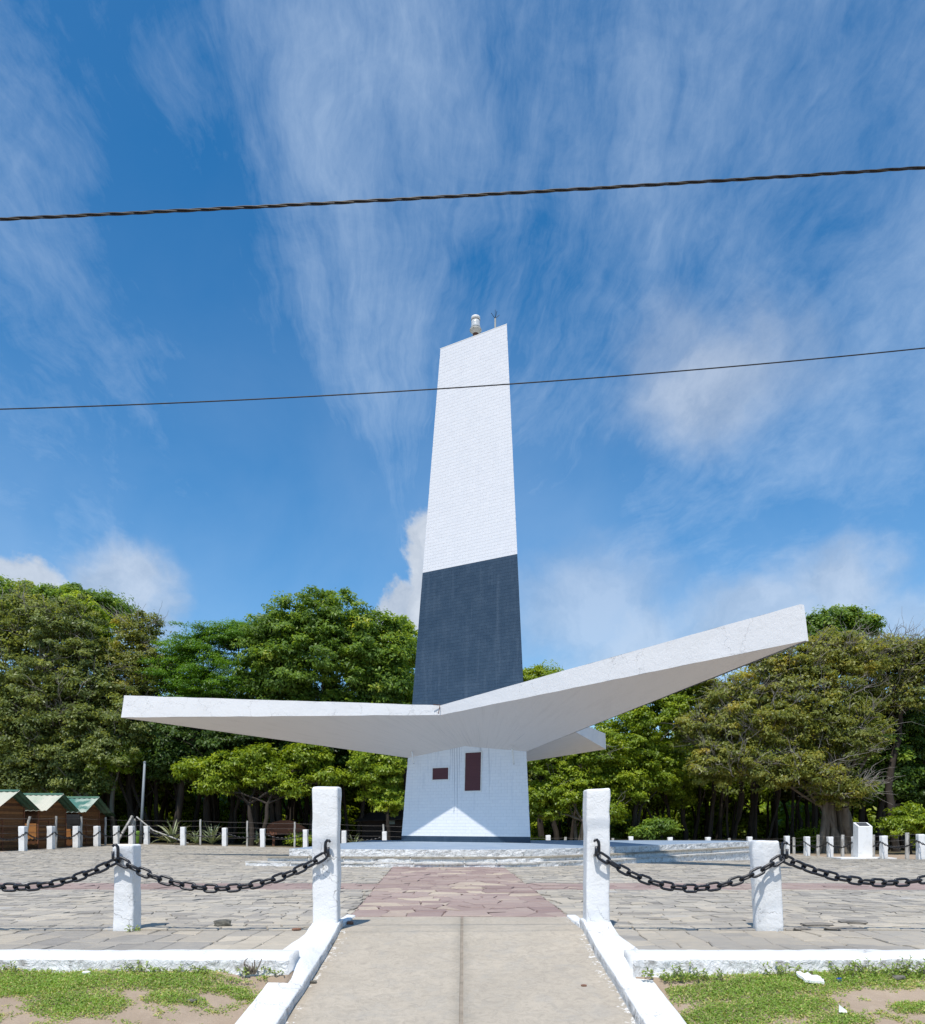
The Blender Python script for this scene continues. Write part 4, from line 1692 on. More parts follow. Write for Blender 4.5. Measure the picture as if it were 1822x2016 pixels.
for i, x in enumerate(backx):
    if i in (7, 8, 9):
        prev = None                            # behind the lighthouse: nothing of these shows
        continue
    tail = ['beside the grey pole', 'right of the big agave', 'right of the second agave', 'left of the timber slab', 'right of the timber slab', 'just right of the tall left post', 'in front of the dark shed',
            '', '', '', 'close right of the lighthouse base', 'hidden by the tall right post', 'right of the tall right post', 'in front of the small bush', 'third right of the tall right post', 'just left of the short right post', 'at the far right corner of the square'][i]
    h = far_post(x, 40.0 - 0.3 * (i % 2), f'small white post at the back, {tail}', i + 1, G_B)
    if prev is not None:
        far_chain(prev, h, 0.24, f'thin back chain ending at the post {tail}', 'chains along the back of the square')
    prev = h
right = [(17.35, 38.0), (17.5, 35.9), (17.6, 33.8), (17.6, 31.5), (17.62, 29.0), (17.6, 26.4)]
tails = ['in leaf shade right of the short front post', 'left of the big trunk', 'just left of the white pedestal', 'just right of the white pedestal', 'at the right edge of the view', '']
for i, (x, y) in enumerate(right):
    if i < 5:
        h = far_post(x, y, f'white post on the right side, {tails[i]}', i, G_R)
    else:
        h = Vector((x, y, float(plaza_h(x, y)) + 0.72))
    far_chain(prev + Vector((-0.13, 0, 0)), h + Vector((-0.13, 0, 0)), 0.26, f'right side chain reaching the post {tails[i]}' if i < 5 else 'black chain leaving the view on the right', 'chains along the right side of the square')
    prev = h


# barbed wire fences behind the posts
def fence(name, pts, heights, label, thick, mat, wires=4, tilt=None):
    x0, y0 = pts[0]
    t = thing(name, (x0, y0, float(ground_h(x0, y0))), label, 'fence')
    tops = []
    for i, ((x, y), h) in enumerate(zip(pts, heights)):
        z = float(ground_h(x, y))
        dx = (tilt or {}).get(i, 0.0)
        mb = MB()
        n = 6
        pp = [(x + dx * k / n + 0.008 * math.sin(k * 2.1 + i), y + 0.008 * math.cos(k * 1.7 + i), z - 0.15 + (h + 0.15) * k / n) for k in range(n + 1)]
        mb.tube(pp, [thick * (1 - 0.12 * k / n) for k in range(n + 1)], 7)
        mb.build('fence_post', mat, t)
        tops.append((x, y, z, h, dx))
    for w in range(wires):
        f = 0.94 - 0.205 * w
        mb = MB()
        for a, b in zip(tops[:-1], tops[1:]):
            pa = Vector((a[0] + a[4] * f, a[1], a[2] + a[3] * f))
            pb = Vector((b[0] + b[4] * f, b[1], b[2] + b[3] * f))
            cv = sag_curve(pa, pb, 0.03, 8)
            mb.tube(cv, 0.006, 4, cap=False)
            n = int((pb - pa).length / 0.16)
            for q in range(n):                  # barbs
                p = pa.lerp(pb, (q + 0.5) / n) - Vector((0, 0, 0.02))
                mb.tube([p + Vector((0, 0, -0.022)), p + Vector((0.01, 0, 0.022))], 0.004, 3, cap=False)
        mb.build('barbed_wire', WIRE, t)
    return t


fence('barbed_wire_fence', [(-18.1, 28.6), (-18.2, 31.0), (-18.1, 33.4), (-18.1, 35.6), (-18.1, 38.0), (-18.0, 41.0)], [1.42, 1.40, 1.45, 1.45, 1.44, 1.38],
      'barbed wire fence on thin grey posts in front of the huts', 0.055, POSTWOOD, 4, {1: 0.32})
fence('barbed_wire_fence', [(-18.0, 41.2), (-14.45, 41.3), (-11.85, 41.2), (-9.25, 41.2), (-6.8, 41.2), (-4.4, 41.3), (-1.5, 41.3)], [1.40, 1.42, 1.40, 1.40, 1.40, 1.38, 1.38],
      'barbed wire fence along the back, left of the lighthouse', 0.058, POSTWOOD, 4)
fence('barbed_wire_fence', [(2.6, 41.3), (5.6, 41.3), (8.2, 41.3), (11.4, 41.3), (14.6, 41.3), (18.1, 41.2), (18.2, 38.6), (18.25, 36.2), (18.3, 33.6), (18.35, 31.1), (18.4, 28.2)], [0.86, 0.90, 0.88, 0.88, 0.90, 0.9, 1.08, 1.10, 1.08, 1.12, 1.1],
      'barbed wire fence on rough low posts, right of the lighthouse', 0.085, POSTWOOD, 3)

# braced A-shaped timber at the corner of the fence
tz = float(ground_h(-17.9, 40.8))
mb = MB()
mb.tube([(-18.75, 40.4, tz - 0.1), (-18.0, 40.9, tz + 1.55)], 0.075, 6)
mb.tube([(-18.15, 40.9, tz - 0.1), (-18.05, 40.95, tz + 1.55)], 0.085, 6)
mb.tube([(-17.8, 40.9, tz + 1.5), (-16.9, 40.95, tz + 0.75), (-15.0, 41.0, tz + 0.05)], 0.045, 6)
tag(mb.build('timber_brace', POSTWOOD), 'grey braced timber post at the corner of the wire fence', 'brace')

# white pedestal with sloping plate on a slab
px_, py_ = 17.15, 32.3
zpd = float(plaza_h(px_, py_))
ped = thing('pedestal', (px_, py_, zpd), 'white pedestal with sloping dark plate at the right side of the square', 'pedestal')
mb = MB()
w, d, hb, hf = 0.58, 0.52, 1.50, 1.32
v = [(-w / 2, -d / 2, 0), (w / 2, -d / 2, 0), (w / 2, d / 2, 0), (-w / 2, d / 2, 0), (-w / 2, -d / 2, hf), (w / 2, -d / 2, hf), (w / 2, d / 2, hb), (-w / 2, d / 2, hb)]
mb.add([(a, b, c + 0.06) for (a, b, c) in v], [(3, 2, 1, 0), (4, 5, 6, 7), (0, 1, 5, 4), (1, 2, 6, 5), (2, 3, 7, 6), (3, 0, 4, 7)])
o = mb.build('pedestal_body', WHITE_FAR, ped, local=True)
o.rotation_euler = (0, 0, R(-6))
mb = MB()
sl = (hb - hf) / d
v = []
for (a, b) in ((-0.21, -0.19), (0.21, -0.19), (0.21, 0.19), (-0.21, 0.19)):
    v.append((a, b, 0.06 + hf + (b + d / 2) * sl + 0.004))
v += [(a, b, c + 0.012) for (a, b, c) in v]
mb.add(v, [(4, 5, 6, 7), (0, 1, 5, 4), (1, 2, 6, 5), (2, 3, 7, 6), (3, 0, 4, 7)])
o2 = mb.build('plate', STEEL_DARK, o, local=True)
mb = MB()
mb.box((0.0, 0, 0.03), (2.35, 1.0, 0.06))
o = mb.build('base_slab', WHITE_FAR, ped, local=True)

# small white block right of the platform steps
mb = MB()
mb.box((11.45, 28.2, float(plaza_h(11.5, 28.2)) + 0.15), (0.34, 0.34, 0.30))
mb.box((11.45, 28.2, float(plaza_h(11.5, 28.2)) + 0.33), (0.56, 0.5, 0.07))
tag(mb.build('stone_block', STEP), 'small white capped block at the far right end of the steps', 'block')

# grey pole
px_, py_ = W(284, 1640, 41.6)[0], 41.6
zg = float(ground_h(px_, py_))
lp = thing('utility_pole', (px_, py_, zg), 'slim grey metal pole in front of the left trees', 'pole')
mb = MB()
mb.tube([(-0.22, 0, -0.3), (-0.1, 0, 2.0), (0.03, 0, 4.5)], [0.085, 0.075, 0.062], 12)
mb.build('pole', GREY_GALV, lp, smooth=True, local=True)
mb = MB()
mb.lathe([(0.075, 4.49), (0.075, 4.55), (0.03, 4.58)], (0.03, 0, 0), 12)
mb.build('pole_cap', GREY_GALV, lp, local=True)


# ------------------------------------------------------------------ wooden huts
def clip_z(poly, z0, z1):
    q = [(a, b) for (a, b) in poly]
    q = clip_poly(q, 0, 1, z1)
    q = clip_poly(q, 0, -1, -z0)
    return dedupe(q, 0.004)


def hut(x, y, w, dep, he, ha, label, roofm, n, sun_apron=None):
    """gable front faces +x; w along y; roof of two corrugated sheets with deep overhang"""
    z = float(ground_h(x, y))
    t = thing('hut', (x, y, z), label, 'hut', 'wooden stall huts left of the square')
    rg = np.random.default_rng(40 + n)
    gable = [(-w / 2, 0.0), (w / 2, 0.0), (w / 2, he), (0, ha), (-w / 2, he)]
    ph = 0.115
    for k in range(int(ha / ph) + 1):
        q = clip_z(gable, k * ph + 0.003, (k + 1) * ph - 0.003)
        if len(q) < 3 or abs(area(q)) < 0.004:
            continue
        th = 0.022 + rg.normal(0, 0.002)
        mb = MB()
        m = len(q)
        v = [(-0.03, a, b) for (a, b) in q] + [(-0.03 + th + 0.012, a, b) for (a, b) in q]
        f = [tuple(range(m))[::-1], tuple(range(m, 2 * m))] + [(i, (i + 1) % m, m + (i + 1) % m, m + i) for i in range(m)]
        mb.add(v, f, 0, float(np.clip(rg.normal(0.40, 0.22), 0, 1)))
        mb.build('plank', PLANK, t, local=True)
    # side wall towards the viewer
    for k in range(int(he / ph) + 1):
        a, b = k * ph + 0.003, min((k + 1) * ph - 0.003, he)
        if b - a < 0.03:
            continue
        mb = MB()
        mb.box((-dep / 2 - 0.03, -w / 2 + 0.012, (a + b) / 2), (dep - 0.02, 0.024, b - a), 0, 0, float(np.clip(rg.normal(0.38, 0.22), 0, 1)))
        mb.build('plank', PLANK, t, local=True)
    mb = MB()
    mb.box((-dep / 2 - 0.04, w / 2 - 0.02, he / 2), (dep - 0.04, 0.03, he))
    mb.box((-dep - 0.02, 0, he / 2), (0.03, w - 0.08, he))
    mb.build('rear_wall', DARKWOOD, t, local=True)
    for ya in (-w / 2 + 0.03, w / 2 - 0.03):
        mb = MB()
        mb.box((0.022, ya, he / 2), (0.035, 0.06, he))
        mb.build('corner_batten', SLABWOOD, t, local=True)
    hatch = MB()                               # frame of the closed hatch
    hatch.box((0.020, -w * 0.12, 0.62), (0.030, 0.05, 1.2))
    hatch.build('hatch_post', SLABWOOD, t, local=True)
    hatch = MB()
    hatch.box((0.0215, -w * 0.30, 1.242), (0.030, w * 0.36, 0.04))
    hatch.build('hatch_rail', SLABWOOD, t, local=True)
    # roof: two corrugated sheets
    oh_f, oh_s = 0.55, 0.28
    for s in (-1, 1):
        nu, nv = 60, 6
        mb = MB()
        v, f = [], []
        slope = (ha - he) / (w / 2)
        for i in range(nu + 1):
            xx = oh_f - (dep + oh_f + 0.2) * i / nu
            for j in range(nv + 1):
                yy = (w / 2 + oh_s) * j / nv
                zz = ha + 0.05 - slope * yy + 0.018 * math.sin(i * math.pi / 2.0 * 1.0)
                v.append((xx, s * yy, zz))
        m = len(v)
        v += [(a, b, c - 0.008) for (a, b, c) in v]
        for i in range(nu):
            for j in range(nv):
                a = i * (nv + 1) + j
                f.append((a, a + nv + 1, a + nv + 2, a + 1))
                f.append((m + a, m + a + 1, m + a + nv + 2, m + a + nv + 1))
        for j in range(nv):
            f.append((j, j + 1, m + j + 1, m + j))
        mb.add(v, f)
        mb.build('roof_sheet', roofm if s < 0 else ROOF[3], t, local=True)
    mb = MB()
    for s in (-1, 1):
        v = []
        for xx in (oh_f - 0.02, -dep - 0.2):
            v += [(xx, 0, ha + 0.085), (xx, s * 0.16, ha + 0.085 - 0.16 * slope)]
        mb.add(v, [(0, 1, 3, 2)] if s > 0 else [(2, 3, 1, 0)])
    mb.build('ridge_cap', ROOF[3], t, local=True)
    if sun_apron:  # orange apron board; sunlight on the lower side wall put into its colour
        mb = MB()
        xs = np.linspace(-0.02, -1.25, 15)
        v = [(a, -w / 2 - 0.02, 1.12) for a in xs] + [(a, -w / 2 - 0.02, 0.42 + (0.05 if i % 2 else 0.0)) for i, a in enumerate(xs)]
        k = len(xs)
        v += [(a, b - 0.025, c) for (a, b, c) in v]
        f = []
        for i in range(k - 1):
            f.append((i, k + i, k + i + 1, i + 1))
            f.append((2 * k + i, 2 * k + i + 1, 3 * k + i + 1, 3 * k + i))
            f.append((i, i + 1, 2 * k + i + 1, 2 * k + i))
            f.append((k + i, 3 * k + i, 3 * k + i + 1, k + i + 1))
        mb.add(v, f)
        mb.build('sunlit_apron', PLANK_SUNLIT, t, local=True)
    return t


hut(-18.75, 30.85, 2.45, 3.0, 1.78, 2.42, 'wooden hut with pale corrugated roof, cut by the left edge', ROOF[0], 0)
hut(-18.75, 34.25, 2.35, 3.0, 1.78, 2.42, 'wooden hut with pale green roof and an orange panel of painted sunlight', ROOF[1], 1, True)
hut(-18.75, 37.6, 2.2, 3.0, 1.78, 2.40, 'wooden hut with patchy teal roof, third of the row', ROOF[2], 2, True)
hut(-20.3, 41.4, 2.2, 2.6, 1.62, 2.10, 'shaded dark hut with green roof, farthest of the row', ROOF[3], 3)
# meter box fixed beside the third hut
mb = MB()
bx = W(145, 1618, 36.2)
mb.box((bx[0], 36.25, bx[2]), (0.62, 0.22, 0.70))
mb.box((bx[0] + 0.05, 36.135, bx[2] + 0.06), (0.40, 0.02, 0.34))
mb.tube([(bx[0], 36.3, bx[2] - 0.3), (bx[0], 36.3, float(ground_h(bx[0], 36.3)) - 0.05)], 0.05, 8)
tag(mb.build('meter_box', BLACK), 'black metal box on a stand between the second and third hut', 'box')

# dark shed behind the fence
sx0, sx1 = W(712, 1620, 46)[0], W(800, 1620, 46)[0]
zs = float(ground_h(sx0, 46))
shed = thing('shed', ((sx0 + sx1) / 2, 46.5, zs), 'dark weathered wooden shed under the trees with a small notice', 'shed')
hw = (sx1 - sx0) / 2
for k in range(11):
    mb = MB()
    mb.box((0, -0.4 + random.uniform(-0.006, 0.006), 0.14 * k + 0.07), (2 * hw, 0.05, 0.130))
    mb.build('plank', DARKWOOD, shed, local=True)
mb = MB()
mb.box((0, 1.0, 0.8), (2 * hw - 0.06, 2.7, 1.5))
mb.build('shed_body', DARKWOOD, shed, local=True)
mb = MB()
v = [(-hw - 0.45, -0.9, 1.50), (hw + 0.3, -0.9, 1.62), (hw + 0.3, 0.9, 2.25), (-hw + 0.6, 0.9, 2.20), (hw + 0.3, 2.6, 1.6), (-hw - 0.45, 2.6, 1.55)]
v += [(a, b, c + 0.05) for (a, b, c) in v]
mb.add(v, [(3, 2, 1, 0), (5, 4, 2, 3), (6, 7, 8, 9), (9, 8, 10, 11), (0, 1, 7, 6), (1, 2, 8, 7), (0, 6, 9, 3), (3, 9, 11, 5)])
mb.build('shed_roof', DARKWOOD, shed, local=True)
nx = W(767.5, 1617, 45.5)
mb = MB()
mb.box((nx[0] - (sx0 + sx1) / 2, -0.46, nx[2] - zs), (0.52, 0.03, 0.36))
o = mb.build('notice_board', SIGN, shed, local=True)

# long slab of rough timber standing behind the wire
a, b = W(526, 1650, 43.0), W(606, 1650, 43.0)
mb = MB()
n = 22
v, f = [], []
for i in range(n + 1):
    u = i / n
    x = a[0] + (b[0] - a[0]) * u
    top = 1.10 + 0.46 * math.sin(math.pi * min(1, u * 1.02)) ** 0.7 - 0.15 * u + 0.03 * mnoise.noise(Vector((u * 6, 0, 0)))
    bot = 0.55 + 0.16 * math.sin(math.pi * u) - 0.06 * u
    zz = float(ground_h(x, 43))
    for yy in (42.95, 43.07):
        v.append((x, yy, zz + bot))
        v.append((x, yy, zz + top))
for i in range(n):
    k = i * 4
    f += [(k, k + 4, k + 5, k + 1), (k + 3, k + 7, k + 6, k + 2), (k + 1, k + 5, k + 7, k + 3), (k + 2, k + 6, k + 4, k)]
f += [(0, 1, 3, 2), (n * 4 + 2, n * 4 + 3, n * 4 + 1, n * 4)]
mb.add(v, f)
for u in (0.15, 0.85):
    x = a[0] + (b[0] - a[0]) * u
    mb.box((x, 43.12, float(ground_h(x, 43)) + 0.4), (0.14, 0.08, 0.95))
tag(mb.build('timber_slab', SLABWOOD), 'long rough reddish timber slab standing behind the wire fence', 'slab')

# lime drum behind the brace
dx = W(270, 1650, 42.2)
mb = MB()
mb.lathe([(0.20, 0), (0.22, 0.06), (0.22, 0.62), (0.20, 0.70), (0.17, 0.72)], (dx[0], 42.2, float(ground_h(dx[0], 42.2))), 16)
tag(mb.build('drum', DRUM, smooth=True), 'lime green drum behind the wire fence by the grey pole', 'drum')


# ------------------------------------------------------------------ overhead cables
def cable(y, pts, r_, label, twisted):
    P = [Vector(W(px, py, y)) for (px, py) in pts]
    # carry the curve on past both edges of the view
    xs = np.array([p.x for p in P])
    zs_ = np.array([p.z for p in P])
    co = np.polyfit(xs, zs_, 2)
    X = np.linspace(-11, 11, 900)
    Z = np.polyval(co, X)
    if twisted:
        t = thing('power_cable', (0, y, float(np.polyval(co, 0))), label, 'cable')
        for k, mat in ((0, CABLE), (1, BARE), (2, CABLE)):
            mb = MB()
            q = [(x, y + r_ * 0.62 * math.cos(x * 2 * math.pi / 0.42 + k * 2.094), z + r_ * 0.62 * math.sin(x * 2 * math.pi / 0.42 + k * 2.094)) for x, z in zip(X, Z)]
            mb.tube(q, r_ * (0.58 if k != 1 else 0.42), 6)
            mb.build('strand', mat, t, smooth=True)
        return t
    mb = MB()
    mb.tube([(x, y, z) for x, z in zip(X[::6], Z[::6])], r_, 6)
    return tag(mb.build('power_cable', CABLE, smooth=True), label, 'cable')


cable(4.73, [(0, 430.5), (450, 411.5), (911, 384.5), (1370, 357.5), (1822, 330)], 0.0086, 'thick twisted black power cable crossing the sky', True)
cable(4.88, [(0, 805), (450, 789), (850, 767.5), (1400, 723), (1822, 686)], 0.0038, 'thin single wire crossing in front of the lighthouse', False)


# ------------------------------------------------------------------ vegetation
def unit(v):
    return v / (np.linalg.norm(v, axis=1, keepdims=True) + 1e-9)


def leaves(P, N, L, Wd, rg, droop=0.2, fold=0.15):
    """one folded four-cornered leaf per point: P origin, N normal"""
    m = len(P)
    r_ = unit(rg.normal(size=(m, 3)))
    A = unit(np.cross(N, r_))
    A[:, 2] -= droop
    A = unit(A)
    B = unit(np.cross(N, A))
    L = L * rg.uniform(0.7, 1.25, (m, 1))
    Wd = Wd * rg.uniform(0.7, 1.25, (m, 1))
    N2 = np.cross(A, B)
    v0 = P
    v1 = P + A * L * 0.45 + B * Wd * 0.5 + N2 * Wd * fold
    v2 = P + A * L - N2 * L * 0.08
    v3 = P + A * L * 0.45 - B * Wd * 0.5 + N2 * Wd * fold
    V = np.stack([v0, v1, v2, v3], 1).reshape(-1, 3)
    Q = np.arange(m * 4).reshape(m, 4)
    return V, Q


def clump_cloud(C, cr, n_per, rg, flat=0.65, up=0.55, O=None):
    """leaf origins and normals spread over many small clumps"""
    k = len(C)
    n = k * n_per
    idx = np.repeat(np.arange(k), n_per)
    d = rg.normal(size=(n, 3))
    d[:, 2] = np.abs(d[:, 2]) * 0.9 - 0.25
    d = unit(d)
    rr = rg.random(n)[:, None] ** 0.45
    R_ = cr[idx][:, None]
    P = C[idx] + d * rr * R_ * np.array([1, 1, flat])
    o = 0 if O is None else O[idx] * 0.55
    N = unit(d * 0.35 + o + np.array([0, 0, up]) + rg.normal(size=(n, 3)) * 0.50)
    return P, N, idx


def limb(mb, a, b, r0, r1, rg, n=6, wob=0.12):
    a, b = Vector(a), Vector(b)
    L = (b - a).length
    pts, rad = [], []
    o = Vector(rg.normal(0, 1, 3)) * wob * L
    for i in range(n + 1):
        t = i / n
        p = a.lerp(b, t) + o * math.sin(math.pi * t) * 0.6 + Vector(rg.normal(0, 1, 3)) * wob * L * 0.12 * (0 < i < n)
        pts.append(p)
        rad.append(r0 + (r1 - r0) * t)
    mb.tube(pts, rad, 6, cap=False)
    return pts


def crown_points(lobes, rg, clumps, shell=0.55, bs=0.30, bflat=0.75):
    """clump centres on many separate boughs that bulge out of the lobes, so that gaps between boughs stay dark"""
    vol = np.array([(l[1][0] * l[1][2]) for l in lobes])
    cnt = np.maximum(6, (clumps * vol / vol.sum()).astype(int))
    C, O = [], []
    for (c, r_), k in zip(lobes, cnt):
        c, r_ = np.array(c), np.array(r_)
        rm = float(np.mean(r_))
        b = bs * rm + 0.22
        nb = int(np.clip(9 * (rm / b) ** 2 * 0.60, 6, 110))
        i = np.arange(nb) + 0.5
        ph = np.arccos(1 - 1.72 * i / nb)
        th = math.pi * (1 + 5 ** 0.5) * i + rg.uniform(0, 6.28)
        D = np.stack([np.cos(th) * np.sin(ph), np.sin(th) * np.sin(ph), np.cos(ph)], 1) + rg.normal(0, 0.16, (nb, 3))
        D = unit(D)
        BC = c + D * r_ * rg.uniform(0.72, 1.0, (nb, 1)) - D * b * 0.55
        br = b * rg.uniform(0.65, 1.25, nb)
        kk = max(3, int(k * 0.80 / nb))
        bi = np.repeat(np.arange(nb), kk)
        e = unit(rg.normal(size=(len(bi), 3)) * 1.15 + D[bi] * 0.75 + np.array([0, 0, 0.55]))
        C.append(BC[bi] + e * br[bi][:, None] * rg.uniform(0.35, 1.45, (len(bi), 1)) * np.array([1, 1, bflat]))
        O.append(e)
        f = max(2, int(k * 0.20))
        d = unit(rg.normal(size=(f, 3)))
        C.append(c + d * r_ * rg.random((f, 1)) ** 0.5 * 0.62)
        O.append(d * 0.3)
    return np.concatenate(C), np.concatenate(O)


DENS_C, DENS_P = 2.5, 1.35


def make_tree(label, depth, lobes_px, leaf_mat, leaf=(0.20, 0.10), clumps=200, per=60, cr=0.75, trunk_px=None, trunk_r=0.22, bark=None, seed=1,
              thick=0.75, cat='tree', name='tree', group='trees of the wood behind the square', twigs=0, droop=0.25, flat=0.65, stems=1, up=0.55, tvar=0.17, shell=0.5, bs=0.22, bflat=0.75, z_off=0.0):
    rg = np.random.default_rng(seed)
    sc_ = depth / F
    lobes = []
    for lp_ in lobes_px:
        px, py, rx, rz = lp_[:4]
        dy = lp_[4] if len(lp_) > 4 else 0.0
        c = W(px, py, depth)
        r1, r3 = rx * sc_, rz * sc_
        lobes.append(((c[0], depth + dy, c[2]), (r1, max(0.8, min(r1, r3 * 1.2) * thick), r3)))
    lx_ = np.mean([l[0][0] for l in lobes])
    if trunk_px is None:
        bx_ = lx_
    else:
        bx_ = (trunk_px - CX) * sc_
    bz = float(ground_h(bx_, depth))
    t = thing(name, (bx_, depth, bz), label, cat, group)
    B = np.array((bx_, depth, bz))
    clumps = int(clumps * DENS_C)
    per = int(per * DENS_P)
    C, O = crown_points(lobes, rg, clumps, shell, bs, bflat)
    ok = C[:, 2] > bz + 0.3
    C, O = C[ok], O[ok]
    crs = cr * np.clip(rg.lognormal(-0.12, 0.42, len(C)), 0.35, 1.9)
    P, N, idx = clump_cloud(C, crs * 0.72, per, rg, flat, up, O)
    V, Q = leaves(P, N, leaf[0] * 0.92, leaf[1] * 0.98, rg, droop)
    cv = np.clip(rg.normal(0.42, tvar, len(C)), 0, 1)
    tint = np.clip(cv[idx] + rg.normal(0, 0.13, len(idx)), 0, 1)
    me = np_mesh('crown', V - B, Q, leaf_mat, tint)
    obj_of(me, 'crown', t, kind='stuff')
    mb = MB()
    zlow = min(l[0][2] for l in lobes)
    for s in range(stems):
        o = Vector((rg.normal(0, 0.35), rg.normal(0, 0.3), 0)) * (1 if stems > 1 else 0)
        base = Vector(B) + o - Vector((0, 0, 0.2))
        fork = Vector((bx_ + (lx_ - bx_) * 0.35 + rg.normal(0, 0.25) + o.x * 1.5, depth + rg.normal(0, 0.3) + o.y, max(bz + 1.2, bz + (zlow - bz) * 0.75)))
        tr = trunk_r * (1 if s == 0 else rg.uniform(0.5, 0.85))
        mb.tube([base, base + Vector((0, 0, 0.25))], [tr * 1.45, tr * 1.1], 9, cap=False)
        limb(mb, base + Vector((0, 0, 0.2)), fork, tr * 1.1, tr * 0.75, rg, 8, 0.05)
        for li, (c, r_) in enumerate(lobes):
            if li % stems != s:
                continue
            m_ = limb(mb, fork, Vector(c) + Vector((0, 0, -r_[2] * 0.3)), tr * 0.5, tr * 0.20, rg, 7, 0.10)
            for q in range(4):
                d = unit(rg.normal(size=(1, 3)))[0] * np.array(r_) * 0.8
                limb(mb, m_[rg.integers(3, 7)], Vector(np.array(c) + d), tr * 0.18, tr * 0.05, rg, 5, 0.12)
    mb.build('trunk', bark or BARK, t, smooth=True)
    if twigs:
        # bare grey twigs showing over the foliage
        mb = MB()
        for k in range(twigs):
            c, r_ = lobes[rg.integers(0, len(lobes))]
            d = unit(rg.normal(size=(1, 3)))[0]
            d[1] = -abs(d[1])
            a = Vector(np.array(c) + d * np.array(r_) * 0.45)
            dirv = Vector((d[0] * 0.9 + rg.normal(0, 0.4), -0.4 + rg.normal(0, 0.3), 0.55 + rg.normal(0, 0.35))).normalized()
            ln = rg.uniform(0.9, 2.1)
            b = a + dirv * ln
            pts = limb(mb, a, b, 0.026, 0.008, rg, 6, 0.18)
            for q in range(4):
                s0 = pts[rg.integers(2, 6)]
                limb(mb, s0, s0 + Vector((dirv.x + rg.normal(0, 0.6), dirv.y + rg.normal(0, 0.5), dirv.z + rg.normal(0, 0.5))) * rg.uniform(0.35, 0.8), 0.012, 0.005, rg, 4, 0.18)
        mb.build('twigs', TWIG, t, kind='stuff')
    return t


G = 'trees of the wood behind the square'
# --- left
make_tree('grey olive tree filling the left edge, bare twigs over its crown', 44.0,
          [(20, 1240, 95, 75), (105, 1245, 95, 70), (60, 1330, 130, 85, -0.6), (0, 1410, 110, 90), (170, 1330, 80, 80), (130, 1410, 100, 80, -0.8), (50, 1490, 120, 70, -0.3)],
          L_OLIVE, (0.19, 0.10), 330, 66, 0.72, 150, 0.26, BARK_PALE, 1, twigs=130, stems=2)
make_tree('dark green tree top rising above the left edge', 48.0, [(10, 1185, 55, 42), (85, 1190, 60, 38), (150, 1190, 55, 36), (205, 1212, 50, 36)], L_GLOSS, (0.22, 0.10), 120, 60, 0.65, 60, 0.2, None, 2)
make_tree('yellow green tree top between the two left crowns', 46.0, [(165, 1225, 45, 45), (190, 1275, 45, 45), (150, 1190, 26, 22)], L_LIME, (0.20, 0.10), 85, 55, 0.55, 190, 0.15, None, 3)
make_tree('thin brownish tree with bare spiky top left of the round tree', 45.0, [(275, 1245, 42, 40), (255, 1310, 70, 55), (300, 1340, 60, 65), (240, 1390, 80, 60)], L_RUST, (0.17, 0.08), 130, 46, 0.6, 260, 0.18, BARK, 4, twigs=46)
make_tree('dark leafy tree hanging low behind the huts', 43.0, [(90, 1500, 110, 55), (190, 1480, 90, 60), (30, 1540, 80, 40), (240, 1440, 70, 60), (160, 1545, 60, 30)], L_OLIVE, (0.20, 0.10), 220, 64, 0.68, 175, 0.17, BARK_PALE, 5, twigs=14)
make_tree('feathery bright green tree left of the round tree', 44.0, [(400, 1275, 75, 55), (350, 1330, 55, 60), (470, 1255, 60, 42), (440, 1350, 85, 60, -0.5), (370, 1400, 70, 45), (480, 1400, 70, 45)], L_FEATH, (0.15, 0.06), 320, 95, 0.80, 345, 0.2, None, 6, flat=0.35, up=1.0, bs=0.34, bflat=0.35)
make_tree('large round glossy tree in the middle left', 43.5,
          [(640, 1235, 95, 72), (560, 1270, 85, 70), (730, 1280, 80, 72), (640, 1320, 130, 75, -0.8), (755, 1345, 55, 55), (540, 1345, 70, 55), (600, 1395, 90, 45), (715, 1395, 80, 45)],
          L_GLOSS, (0.26, 0.105), 440, 62, 0.74, 610, 0.3, None, 7, stems=2)
make_tree('pale yellow green tree peeping left of the navy shaft', 46.0, [(800, 1290, 34, 55), (805, 1375, 34, 50), (790, 1240, 18, 18)], L_LIME, (0.19, 0.10), 95, 55, 0.52, 800, 0.14, None, 8)
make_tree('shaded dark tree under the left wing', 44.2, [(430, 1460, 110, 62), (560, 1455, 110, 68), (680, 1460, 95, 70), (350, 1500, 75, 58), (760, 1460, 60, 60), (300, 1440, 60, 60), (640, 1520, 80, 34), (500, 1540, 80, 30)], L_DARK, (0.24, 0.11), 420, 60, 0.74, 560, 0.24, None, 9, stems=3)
make_tree('low bright leafed tree under the left wing', 42.4, [(455, 1515, 52, 34), (535, 1530, 48, 24), (385, 1520, 36, 20), (605, 1492, 45, 32), (645, 1535, 36, 22), (430, 1548, 36, 18), (500, 1492, 40, 22), (575, 1556, 30, 16)], L_BRIGHT, (0.23, 0.10), 130, 52, 0.56, 500, 0.16, None, 10, stems=2)
make_tree('yellow green young tree left of the lighthouse base', 42.2, [(745, 1535, 48, 55), (770, 1490, 34, 38), (720, 1500, 30, 30), (765, 1580, 32, 28)], L_LIME, (0.19, 0.11), 120, 56, 0.50, 770, 0.12, None, 11)
make_tree('small sunlit sapling behind the fence near the grey pole', 43.0, [(215, 1510, 42, 30), (250, 1490, 34, 26)], L_LIME, (0.18, 0.09), 42, 46, 0.46, 225, 0.14, BARK_PALE, 12)
